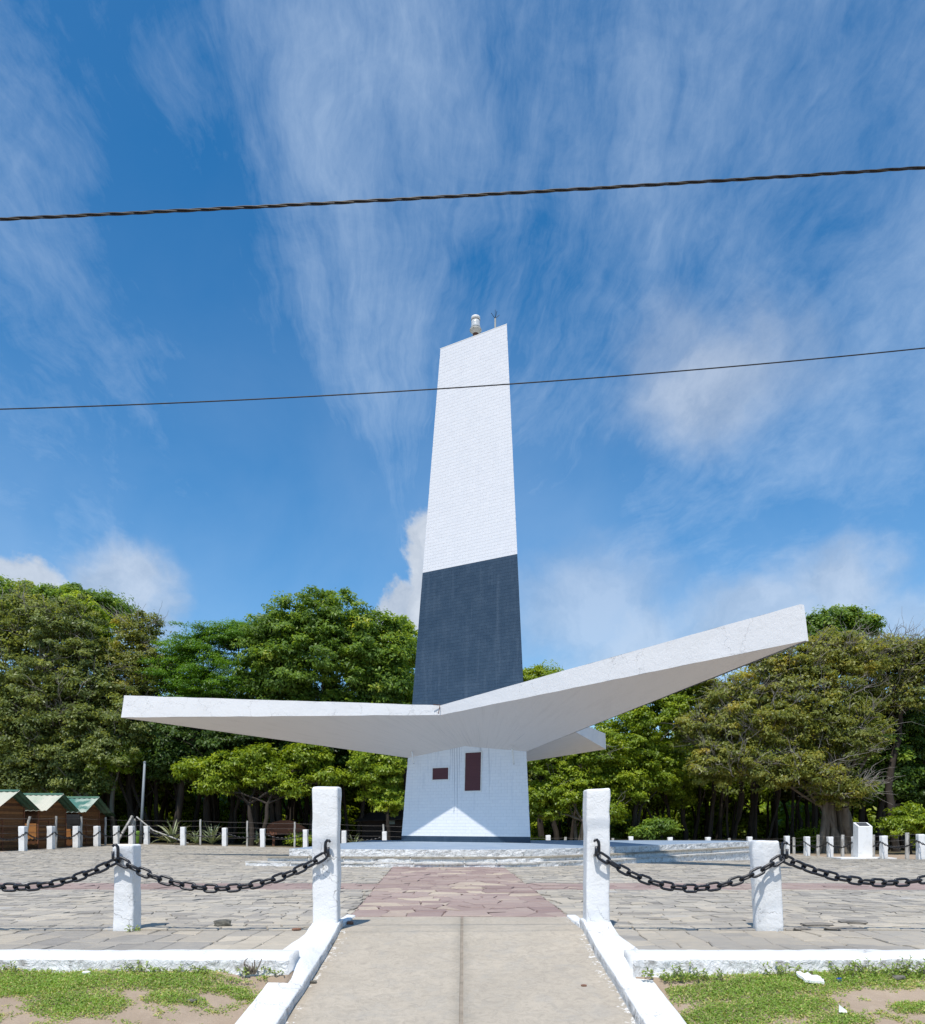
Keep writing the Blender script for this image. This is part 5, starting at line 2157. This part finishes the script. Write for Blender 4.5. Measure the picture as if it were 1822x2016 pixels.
# --- right of the lighthouse
make_tree('rounded yellow green crown peeping right of the navy shaft', 47.0, [(1060, 1345, 48, 36), (1110, 1385, 70, 48), (1050, 1400, 50, 50)], L_BRIGHT, (0.17, 0.08), 120, 55, 0.58, 1070, 0.2, None, 13)
make_tree('bright leafy tree close right of the lighthouse base', 43.0, [(1080, 1500, 48, 40), (1120, 1560, 60, 50), (1070, 1580, 36, 42), (1160, 1480, 60, 45), (1180, 1600, 40, 30)], L_BRIGHT, (0.22, 0.10), 190, 56, 0.56, 1130, 0.17, BARK_PALE, 14, twigs=12, stems=2)
make_tree('fresh green tree under the tip of the back wing', 44.0, [(1240, 1470, 80, 62), (1220, 1555, 65, 55), (1290, 1410, 80, 55), (1300, 1530, 55, 60), (1350, 1370, 70, 45)], L_BRIGHT, (0.21, 0.10), 260, 58, 0.62, 1260, 0.2, None, 15, stems=2)
make_tree('green tree top rising behind the tip of the right wing', 52.0, [(1655, 1225, 50, 26), (1612, 1240, 34, 30), (1700, 1235, 30, 20), (1640, 1265, 60, 26)], L_GLOSS, (0.24, 0.11), 70, 46, 0.62, 1650, 0.22, BARK_PALE, 16)
RUSTY = make_tree('wide rusty olive tree with thick fluted trunk and bare grey twigs, right', 42.5,
          [(1560, 1320, 95, 52), (1660, 1300, 95, 52), (1460, 1375, 95, 52), (1600, 1390, 110, 60, -0.6), (1500, 1440, 110, 60, -0.8), (1400, 1440, 75, 50), (1650, 1460, 80, 60, -0.6), (1430, 1510, 90, 52, -1.0), (1560, 1525, 95, 48, -1.4), (1640, 1560, 45, 36, -1.2)],
          L_RUST, (0.21, 0.10), 520, 56, 0.68, 1655, 0.24, BARK_PALE, 17, twigs=300, droop=0.5, stems=3)
make_tree('rusty crowned tree at the right edge, twiggy top', 44.5, [(1745, 1300, 85, 46), (1810, 1310, 70, 52), (1760, 1370, 90, 50)], L_RUST, (0.20, 0.10), 170, 54, 0.66, 1765, 0.22, BARK, 18, twigs=120)
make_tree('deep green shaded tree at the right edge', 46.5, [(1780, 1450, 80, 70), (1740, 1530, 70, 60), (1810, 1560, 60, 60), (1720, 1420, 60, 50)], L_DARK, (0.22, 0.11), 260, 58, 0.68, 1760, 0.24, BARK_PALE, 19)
make_tree('small glossy shrub behind the back posts right of the walk', 42.6, [(1295, 1632, 34, 18), (1270, 1640, 24, 14)], L_GLOSS, (0.22, 0.09), 26, 34, 0.38, 1292, 0.04, None, 20, name='shrub', cat='shrub', group=None)
make_tree('bright green bush at the right edge behind the fence', 40.5, [(1795, 1612, 36, 28), (1765, 1630, 26, 18), (1820, 1635, 24, 22)], L_BRIGHT, (0.19, 0.09), 46, 42, 0.42, 1795, 0.05, None, 21, name='shrub', cat='shrub', group=None)

# --- rows deeper in the wood: five crowns shared by many trees
def shared_tree(kind, seed):
    rg = np.random.default_rng(seed)
    lobes = [((0, 0, 8.4), (2.9, 2.6, 2.2)), ((-1.7, 0.3, 6.9), (2.4, 2.2, 1.9)), ((1.8, -0.3, 7.0), (2.4, 2.2, 1.8)), ((0.2, 0.2, 5.6), (2.9, 2.4, 1.6)), ((-1.5, 0.2, 4.7), (1.8, 1.6, 1.1)), ((1.6, 0.0, 4.5), (1.7, 1.6, 1.1))]
    C, O = crown_points(lobes, rg, 210, 0.3)
    P, N, idx = clump_cloud(C, 0.75 * rg.uniform(0.7, 1.3, len(C)), 48, rg, 0.65, 0.55, O)
    V, Q = leaves(P, N, 0.30, 0.15, rg)
    tint = np.clip(rg.normal(0.4, 0.15, len(C))[idx] + rg.normal(0, 0.12, len(idx)), 0, 1)
    crown = np_mesh('crown', V, Q, kind, tint)
    mb = MB()
    for s in range(3):
        o = Vector((rg.normal(0, 0.5), rg.normal(0, 0.5), 0)) * (s > 0)
        top = Vector((rg.normal(0, 0.5) + o.x * 1.4, rg.normal(0, 0.5) + o.y, 4.2 + rg.normal(0, 0.4)))
        tr = (0.20, 0.13, 0.10)[s]
        limb(mb, o + Vector((0, 0, -0.3)), top, tr, tr * 0.7, rg, 9, 0.05)
        for q in range(6):
            c, r_ = lobes[q]
            limb(mb, top, Vector(c), tr * 0.5, tr * 0.15, rg, 6, 0.1)
    trunk = mb.mesh('trunk', BARK, True)
    return crown, trunk


deep_things = []
kinds = [shared_tree(L_DARK, 101), shared_tree(L_OLIVE, 102), shared_tree(L_GLOSS, 103), shared_tree(L_BRIGHT, 104)]
rg = np.random.default_rng(77)
deep = []
for y0, step, hs in ((48.5, 4.4, 0.90), (54.0, 4.8, 0.98), (61.0, 5.4, 1.04)):
    x = -0.66 * y0 - 2
    while x < 0.66 * y0 + 2:
        deep.append((x + rg.normal(0, 0.6), y0 + rg.normal(0, 0.9), hs * rg.uniform(0.9, 1.06)))
        x += step * rg.uniform(0.85, 1.15)
for i, (x, y, s) in enumerate(deep):
    px = CX + x / y * F
    # stay under the outline of the nearer crowns
    lim = np.interp(px, [0, 230, 330, 420, 640, 780, 830, 1040, 1130, 1330, 1480, 1822], [1230, 1260, 1300, 1270, 1230, 1300, 1330, 1390, 1430, 1450, 1370, 1330])
    htop = EYE + (HY - lim) / F * y - float(ground_h(x, y))
    s = min(s, htop / 10.8)
    crown, trunk = kinds[i % 4] if px < 1100 or i % 3 else kinds[3]
    t = thing('tree', (x, y, float(ground_h(x, y))), 'deep', 'tree', 'trees deep in the wood', rz=rg.uniform(0, 6.28))
    deep_things.append((t, px, y))
    t.scale = (s * 1.05, s * 1.05, s)
    obj_of(crown, 'crown', t, kind='stuff')
    obj_of(trunk, 'trunk', t)

# undergrowth and slim trunks
def shared_bush(kind, seed):
    rg = np.random.default_rng(seed)
    C, O = crown_points([((0, 0, 0.8), (1.3, 1.0, 0.8)), ((0.7, 0, 0.6), (0.9, 0.8, 0.6)), ((-0.8, 0.1, 0.5), (0.8, 0.8, 0.5))], rg, 40, 0.2)
    P, N, idx = clump_cloud(C, 0.42 * rg.uniform(0.7, 1.3, len(C)), 40, rg, 0.65, 0.55, O)
    V, Q = leaves(P, N, 0.22, 0.10, rg)
    return np_mesh('foliage', V, Q, kind, np.clip(rg.normal(0.5, 0.2, len(P)), 0, 1))


deep_shrubs = []
bushes = [shared_bush(L_LIME, 201), shared_bush(L_BRIGHT, 202), shared_bush(L_GLOSS, 203)]
k = 0
for y0, step, s0 in ((46.0, 4.2, 0.60), (58.0, 4.6, 1.7), (67.0, 4.4, 2.9), (76.0, 5.0, 4.0)):
    x = -0.64 * y0
    while x < 0.64 * y0:
        xx, yy = x + rg.normal(0, 0.8), y0 + rg.normal(0, 1.2)
        px = CX + xx / yy * F
        x += step * rg.uniform(0.7, 1.3)
        if y0 < 50 and (rg.random() < 0.35 or 690 < px < 810):
            continue
        o = bpy.data.objects.new('shrub', bushes[k % 3 if y0 < 50 else k % 2])
        col.objects.link(o)
        s = s0 * rg.uniform(0.7, 1.25)
        o.location = (xx, yy, float(ground_h(xx, yy)))
        o.scale = (s, s, s * rg.uniform(0.8, 1.2))
        o.rotation_euler = (0, 0, rg.uniform(0, 6.28))
        tag(o, 'shrub', 'shrub', 'undergrowth shrubs at the wood edge' if y0 < 50 else 'shrubs beyond the wood')
        deep_shrubs.append((o, CX + xx / yy * F, y0))
        k += 1

slim = []
for i in range(3):
    mb = MB()
    for s in range(2):
        o = Vector((rg.normal(0, 0.35), rg.normal(0, 0.2), 0)) * s
        pts = limb(mb, o + Vector((0, 0, -0.3)), o * 2 + Vector((rg.normal(0, 0.5), rg.normal(0, 0.3), 5.6)), 0.15 - 0.04 * s, 0.09 - 0.03 * s, rg, 10, 0.05)
        limb(mb, pts[5], pts[5] + Vector((rg.normal(0, 0.9), 0, 1.9)), 0.06, 0.03, rg, 6, 0.1)
    slim.append(mb.mesh('trunk', BARK, True))
slim_px = [(338, 45.5), (375, 47.5), (392, 45.2), (425, 48.0), (452, 46.4), (497, 45.4), (505, 47.0), (556, 45.2), (578, 46.6), (601, 48.0), (694, 46.0), (727, 47.0),
           (208, 46.6), (233, 45.4), (262, 47.0), (318, 46.2), (1098, 47), (1162, 48), (1338, 46.2), (1350, 47.2), (1392, 45.8), (1412, 46.8), (1440, 45.6), (1474, 47.0),
           (1490, 45.4), (1532, 46.6), (1552, 45.4), (1598, 46.2), (1703, 47.0), (1738, 46.2), (1806, 47.0)]
PLACES = [(0, 'the hut at the left edge'), (75, 'the second hut'), (160, 'the third hut'), (235, 'the farthest hut'), (285, 'the grey pole'), (345, 'the big agave'), (420, 'the strap leaved plant'),
          (500, 'the dark spiky plant'), (565, 'the timber slab'), (645, 'the tall left post'), (745, 'the dark shed'), (915, 'the lighthouse'), (1090, 'the lighthouse base, on its right'), (1172, 'the tall right post'),
          (1290, 'the small glossy shrub'), (1400, 'the right end of the steps'), (1515, 'the short right post'), (1590, 'the shaded far right post'), (1650, 'the thick fluted trunk'), (1704, 'the white pedestal'), (1790, 'the bush at the right edge')]


def place(px):
    d, nm, at = min((abs(px - a), n_, a) for a, n_ in PLACES)
    return ('just left of the line of ' if px < at - 14 else 'just right of the line of ' if px > at + 14 else 'straight behind ') + nm


used_labels = {}


def unique(lab):
    used_labels[lab] = used_labels.get(lab, 0) + 1
    k = used_labels[lab]
    return lab if k == 1 else lab.replace('trunk', ['slighter trunk', 'farther trunk', 'farthest trunk'][min(k, 4) - 2], 1).replace('tree', ['taller tree', 'farther tree', 'farthest tree'][min(k, 4) - 2], 1).replace('shrub', ['wider shrub', 'paler shrub', 'smaller shrub'][min(k, 4) - 2], 1)


for i, (px, y) in enumerate(slim_px):
    px += rg.normal(0, 5)
    x = W(px, 0, y)[0]
    o = thing('tree', (x, y, float(ground_h(x, y))), unique('slim dark trunk ' + place(px).replace('the line of ', '')), 'tree', 'slim trunks under the canopy', rz=rg.uniform(0, 6.28))
    q = obj_of(slim[i % 3], 'trunk', o)
    s = rg.uniform(0.55, 1.5)
    o.scale = (s, s, 1)
    o.rotation_euler = (rg.normal(0, 0.06), rg.normal(0, 0.06), rg.uniform(0, 6.28))

for t, px, y in deep_things:
    row = 'near row of deep trees' if y < 51.5 else 'middle row of deep trees' if y < 57.5 else 'far row of deep trees'
    t['label'] = unique('deep tree, ' + row.replace(' of deep trees', '') + ', ' + place(px).replace('the line of ', '').replace('just ', '').replace('straight ', ''))

for t, px, y0 in deep_shrubs:
    kind = 'low undergrowth shrub' if y0 < 50 else 'sunlit shrub beyond the trunks' if y0 < 63 else 'taller sunlit shrub beyond the trunks' if y0 < 72 else 'farthest tall sunlit shrub'
    t['label'] = unique(kind + ', ' + place(px).replace('the line of ', '').replace('just ', '').replace('straight ', '')) 

# fluted old trunk on the right
zf = float(ground_h(*W(1650, 0, 41.9)[:2]))
mb = MB()
x0 = W(1650, 0, 41.9)[0]
rgf = np.random.default_rng(4)
for k in range(9):
    ox = (k - 4) * 0.19 + rgf.normal(0, 0.05)
    oy = 0.25 * abs(math.sin(k * 1.3)) + rgf.normal(0, 0.05)
    mb.tube([(x0 + ox * 1.5, 41.9 + oy, zf - 0.2), (x0 + ox * 1.1 + rgf.normal(0, 0.04), 41.95 + oy, zf + 1.2), (x0 + ox * 0.75 - 0.05, 42.0 + oy, zf + 2.7), (x0 + ox * (1.6 if k % 3 else 0.9), 42.1 + oy, zf + 4.6), (x0 + ox * 2.8, 42.1, zf + 6.4)],
            [0.20, 0.16, 0.14, 0.10, 0.05], 8, cap=False)
mb.build('fluted_trunk', BARK_PALE, RUSTY, smooth=True)


# agaves and strap leaved plants behind the back posts
def agave(px, y, n, L, label, seed, grp='spiky plants behind the back fence'):
    rg = np.random.default_rng(seed)
    x = W(px, 0, y)[0]
    z = float(ground_h(x, y))
    t = thing('agave', (x, y, z), label, 'plant', grp)
    for i in range(n):
        a = 2 * math.pi * i / n + rg.normal(0, 0.25)
        lift = rg.uniform(0.35, 1.5)
        ln = L * rg.uniform(0.75, 1.1)
        bend = rg.uniform(0.0, 0.4)
        v, f = [], []
        m = 7
        for k in range(m + 1):
            s = k / m
            r_ = ln * s
            e = lift - bend * s * s * 1.4
            q = Vector((math.cos(a) * math.cos(e) * r_, math.sin(a) * math.cos(e) * r_, math.sin(e) * r_ + 0.05))
            w = 0.055 * (1 - s) ** 0.6 * (0.7 + 0.6 * min(1, s * 4)) + 0.002
            sd = Vector((-math.sin(a), math.cos(a), 0)) * w
            v += [tuple(q - sd + Vector((0, 0, w * 0.5))), tuple(q - Vector((0, 0, w * 0.2))), tuple(q + sd + Vector((0, 0, w * 0.5)))]
        for k in range(m):
            b = k * 3
            f += [(b, b + 1, b + 4, b + 3), (b + 1, b + 2, b + 5, b + 4)]
        mb = MB()
        mb.add(v, f, 0, float(rg.uniform(0.3, 1.0)))
        mb.build('leaf', L_AGAVE, t, local=True)


agave(340, 41.7, 34, 1.55, 'large pale spiky agave behind the back fence', 1)
agave(385, 42.3, 18, 0.85, 'small spiky agave just right of the large one', 2)
agave(418, 42.0, 24, 1.3, 'green strap leaved plant between the second and third back posts', 3)
agave(505, 42.6, 14, 0.8, 'dark spiky plant left of the timber slab', 4)
agave(697, 42.2, 16, 0.95, 'spiky plant just right of the tall left post', 5)
agave(718, 42.0, 10, 0.7, 'small spiky plant in front of the dark shed', 6)


# ------------------------------------------------------------------ lawn
def grass():
    rg = np.random.default_rng(21)
    out = []
    def patch(px, y):
        return W(px, 0, y)[0]
    n = 330000
    X = rg.uniform(-4.2, 4.2, n)
    Y = rg.uniform(4.0, 5.30, n)
    keep = np.abs(X) < 0.66 * Y + 0.2
    X, Y = X[keep], Y[keep]
    d = np.zeros(len(X))
    # blobs of turf: (column, depth, half width in columns, half depth)
    blobs_l = [(110, 5.10, 190, 0.24), (330, 5.10, 190, 0.17), (150, 4.78, 130, 0.22), (60, 4.98, 120, 0.14), (340, 4.86, 80, 0.10), (455, 5.06, 60, 0.07), (480, 5.00, 40, 0.05), (560, 5.22, 60, 0.05)]
    blobs_r = [(1480, 5.02, 210, 0.22), (1650, 5.12, 200, 0.16), (1420, 4.66, 130, 0.22), (1530, 4.76, 150, 0.20), (1800, 4.75, 60, 0.10), (1330, 5.20, 60, 0.06), (1790, 5.2, 80, 0.10), (1660, 4.55, 70, 0.14), (1385, 4.40, 35, 0.14)]
    PX = CX + X / Y * F
    for (px, y, hw, hd) in blobs_l + blobs_r:
        e = 1 - np.sqrt(((PX - px) / hw) ** 2 + ((Y - y) / hd) ** 2)
        d = np.maximum(d, e)
    nz = np.array([mnoise.noise(Vector((x * 5, y * 7, 0))) * 0.55 + mnoise.noise(Vector((x * 14, y * 18, 3))) * 0.35 for x, y in zip(X, Y)])
    keep = (d + nz * 0.46 > 0.02 + 0.52 * rg.random(len(X)) ** 1.6) & (np.abs(X) > 1.36)
    X, Y, d, nz = X[keep], Y[keep], d[keep], nz[keep]
    Z = ground_h(X, np.minimum(Y, 5.30))
    Z = Z + np.array([mnoise.noise(Vector((x * 2.3, y * 2.3, 0))) * 0.022 for x, y in zip(X, Y)])
    hgt = rg.random(len(X)) ** 1.5 * 0.020 * np.clip(0.5 + d * 1.6, 0.5, 1.4)
    P = np.stack([X, Y, Z + hgt], 1)
    N = unit(np.stack([rg.normal(0, 0.55, len(X)), rg.normal(0, 0.55, len(X)) - 0.15, np.full(len(X), 0.8)], 1))
    V, Q = leaves(P, N, 0.021, 0.0068, rg, -0.22)
    tint = np.clip(0.48 + nz * 0.35 + rg.normal(0, 0.16, len(X)), 0, 0.92)
    dry = rg.random(len(X)) < np.clip(0.30 - d * 0.35, 0.07, 0.35)
    tint[dry] = 1.0
    print('grass leaves', len(X))
    o = obj_of(np_mesh('grass', V, Q, L_GRASS, tint), 'grass', kind='stuff')


grass()


def weed(px, y, h, n, label, seed, z=None):
    rg = np.random.default_rng(seed)
    x = W(px, 0, y)[0]
    zz = float(lawn_h(y)) if z is None else z
    t = thing('weed', (x, y, zz), label, 'weed', 'weeds growing against the kerbs')
    st = MB()
    P, N = [], []
    for i in range(n):
        a = rg.uniform(0, 2 * math.pi)
        hh = h * rg.uniform(0.5, 1.1)
        sp = rg.uniform(0.02, 0.10)
        p0 = Vector((rg.normal(0, 0.05), rg.normal(0, 0.02), -0.01))
        p1 = p0 + Vector((math.cos(a) * sp, math.sin(a) * sp * 0.5, hh))
        st.tube([p0, (p0 + p1) / 2 + Vector((0.008, 0, 0.006)), p1], [0.0022, 0.002, 0.0015], 4, cap=False)
        for k in range(9):
            s = 0.25 + 0.75 * k / 8
            P.append(tuple(p0.lerp(p1, s)))
            N.append((rg.normal(0, 0.5), rg.normal(0, 0.5) - 0.3, 0.8))
    V, Q = leaves(np.array(P), unit(np.array(N)), 0.029, 0.013, rg, -0.25)
    obj_of(np_mesh('leaves', V, Q, L_WEED, rg.uniform(0, 1, len(P))), 'leaves', t, kind='stuff')
    st.build('stem', STALK, t, local=True, kind='stuff')


WEEDS = [(15, 5.25, 0.08, 6, 'leafy weed at the left edge by the left kerb'), (265, 5.24, 0.09, 9, 'tallest weed clump against the middle of the left kerb'), (320, 5.25, 0.07, 9, 'low spreading weed right of the tallest left clump'),
         (395, 5.25, 0.06, 8, 'pale weed sprig below the short left post'), (480, 5.24, 0.06, 7, 'small upright weed by the left kerb, right of the pale sprig'), (355, 5.22, 0.05, 8, 'creeping weed at the foot of the left kerb'), (540, 5.25, 0.05, 5, 'little weed beside the dried stump'),
         (1288, 5.18, 0.09, 5, 'weed nearest the walk against the right kerb'), (1345, 5.18, 0.10, 6, 'tall thin weed against the right kerb'), (1395, 5.18, 0.08, 6, 'weed with small leaves right of the tall thin one'),
         (1540, 5.18, 0.10, 12, 'dense dark weed clump left of the white litter'), (1580, 5.16, 0.08, 10, 'weed clump behind the white litter'), (1660, 5.2, 0.10, 12, 'weed clump behind the blue cap'),
         (1715, 5.22, 0.12, 14, 'tall weed clump hiding the right kerb'), (1760, 5.22, 0.12, 14, 'bushy weed over the right kerb'), (1810, 5.22, 0.10, 12, 'weed at the right edge over the kerb')]
for i, (px, y, h, n, lab) in enumerate(WEEDS):
    weed(px, y, h, n, lab, 300 + i)
weed(265, 6.66, 0.05, 5, 'small tuft at the foot of the short left post', 331, 0.0)


# ------------------------------------------------------------------ small loose things
def lump(name, px, y, size, mat, label, cat, seed, z=None, amt=0.25, sub=2, rz=0.0):
    bm = bmesh.new()
    bmesh.ops.create_icosphere(bm, subdivisions=sub, radius=0.5)
    for v in bm.verts:
        p = v.co.copy()
        p = Vector((max(-0.36, min(0.36, p.x)), max(-0.36, min(0.36, p.y)), max(-0.36, min(0.36, p.z)))) * 1.35
        k = 1 + amt * mnoise.noise(p * 3 + Vector((seed, seed, 0)))
        v.co = Vector((p.x * size[0] * k, p.y * size[1] * k, p.z * size[2] * k))
    me = bpy.data.meshes.new(name)
    bm.to_mesh(me)
    bm.free()
    me.materials.append(mat)
    o = obj_of(me, name)
    x = W(px, 0, y)[0]
    zz = z if z is not None else (float(lawn_h(y)) if y < 5.3 else float(plaza_h(x, y)))
    o.location = (x, y, zz + size[2] * 0.42)
    o.rotation_euler = (0, 0, rz)
    return tag(o, label, cat)


lump('stone', 439, 7.05, (0.155, 0.11, 0.062), PEBBLE, 'loose grey stone lump on the paving right of the short left post', 'stone', 1.0, rz=0.1)
lump('brick_piece', 584, 6.72, (0.075, 0.05, 0.025), BRICK, 'small brown brick piece beside the tall left post', 'brick', 2.0, z=0.0, rz=0.5)
lump('brick_piece', 690, 7.15, (0.06, 0.05, 0.03), BRICK, 'little reddish brick piece in the shade of the tall left post', 'brick', 3.0, z=0.0)
lump('slate_piece', 1608, 7.05, (0.30, 0.12, 0.030), GREY_STONE, 'loose long slate lying right of the short right post', 'stone', 4.0, rz=0.08, amt=0.15)
lump('slate_piece', 1580, 6.76, (0.14, 0.08, 0.022), GREY_STONE, 'small pale slate flake at the foot of the short right post', 'stone', 5.0, rz=-0.2, amt=0.15)
lump('slate_piece', 1640, 6.80, (0.15, 0.06, 0.020), GREY_STONE, 'thin slate flake in front of the long loose slate', 'stone', 6.0, rz=0.15, amt=0.15)
lump('slate_piece', 1680, 7.25, (0.26, 0.16, 0.028), GREY_STONE, 'broken slate tilted up right of the long loose slate', 'stone', 6.5, rz=-0.4, amt=0.2)
lump('pebble', 617, 5.42, (0.045, 0.03, 0.02), PEBBLE, 'grey pebble at the left edge of the concrete walk', 'pebble', 7.0, z=float(ramp_h(5.42)))
lump('pebble', 1150, 5.35, (0.04, 0.03, 0.014), BRICK, 'brown dry leaf crumb at the right edge of the concrete walk', 'leaf', 7.5, z=float(ramp_h(5.35)))
lump('pebble', 170, 5.22, (0.06, 0.03, 0.03), PLASTIC_W, 'white painted chip at the foot of the left kerb', 'pebble', 8.0)
lump('pebble', 378, 4.83, (0.055, 0.02, 0.016), PEBBLE, 'pale flat pebble in the left grass', 'pebble', 9.0)
lump('pebble', 1770, 5.14, (0.09, 0.05, 0.035), PEBBLE, 'grey stone in the grass at the right edge', 'pebble', 10.0)
lump('bottle_cap', 1653, 5.12, (0.035, 0.02, 0.026), PLASTIC_B, 'bright blue cap lying in the right grass', 'cap', 11.0, amt=0.1)
# white litter: a crumpled sheet of plastic
mb = MB()
x0, y0 = W(1598, 0, 5.08)[0], 5.08
v, f = [], []
for i in range(7):
    for j in range(5):
        u, w = i / 6 - 0.5, j / 4 - 0.5
        v.append((x0 + u * 0.135 - w * 0.015 + u * w * 0.03, y0 + w * 0.07 - u * 0.02, float(lawn_h(y0)) + 0.045 - u * 0.012 + w * 0.035 + 0.022 * mnoise.noise(Vector((u * 5, w * 5, 1)))))
n0 = len(v)
v += [(a, b, c - 0.018) for (a, b, c) in v]
for i in range(6):
    for j in range(4):
        a = i * 5 + j
        f += [(a, a + 5, a + 6, a + 1), (n0 + a, n0 + a + 1, n0 + a + 6, n0 + a + 5)]
for i in range(6):
    f += [(i * 5, n0 + i * 5, n0 + i * 5 + 5, i * 5 + 5), (i * 5 + 4, i * 5 + 9, n0 + i * 5 + 9, n0 + i * 5 + 4)]
for j in range(4):
    f += [(j, j + 1, n0 + j + 1, n0 + j), (30 + j, n0 + 30 + j, n0 + 31 + j, 31 + j)]
mb.add(v, f)
tag(mb.build('litter', PLASTIC_W), 'white plastic piece lying in the grass by the right kerb', 'litter')
# crumpled white scrap nearer the viewer
x0, y0 = W(1660, 0, 4.66)[0], 4.66
mb = MB()
zz = float(lawn_h(y0)) + 0.012
mb.add([(x0 - 0.018, y0 + 0.01, zz + 0.045), (x0 - 0.024, y0, zz), (x0 + 0.022, y0 - 0.012, zz), (x0 + 0.026, y0 + 0.006, zz + 0.010), (x0 - 0.005, y0 + 0.014, zz + 0.022)],
       [(0, 1, 4), (1, 2, 4), (2, 3, 4), (0, 4, 3), (1, 0, 3, 2)])
tag(mb.build('litter', PLASTIC_W), 'tiny crumpled white scrap in the near right grass', 'litter')
# dried stump of a plant against the kerb
x0, y0 = W(492, 0, 5.24)[0], 5.24
rgs = np.random.default_rng(9)
mb = MB()
for i in range(9):
    a = rgs.uniform(-1, 1)
    b = Vector((x0 + rgs.normal(0, 0.015), y0, float(lawn_h(y0))))
    limb(mb, b, b + Vector((a * 0.05, rgs.normal(0, 0.015), rgs.uniform(0.05, 0.11))), 0.006, 0.003, rgs, 4, 0.15)
tag(mb.build('stump', STALK), 'dried twiggy plant stump against the left kerb', 'stump')
print('objects', len(bpy.data.objects), 'polys', sum(len(m.polygons) for m in bpy.data.meshes))
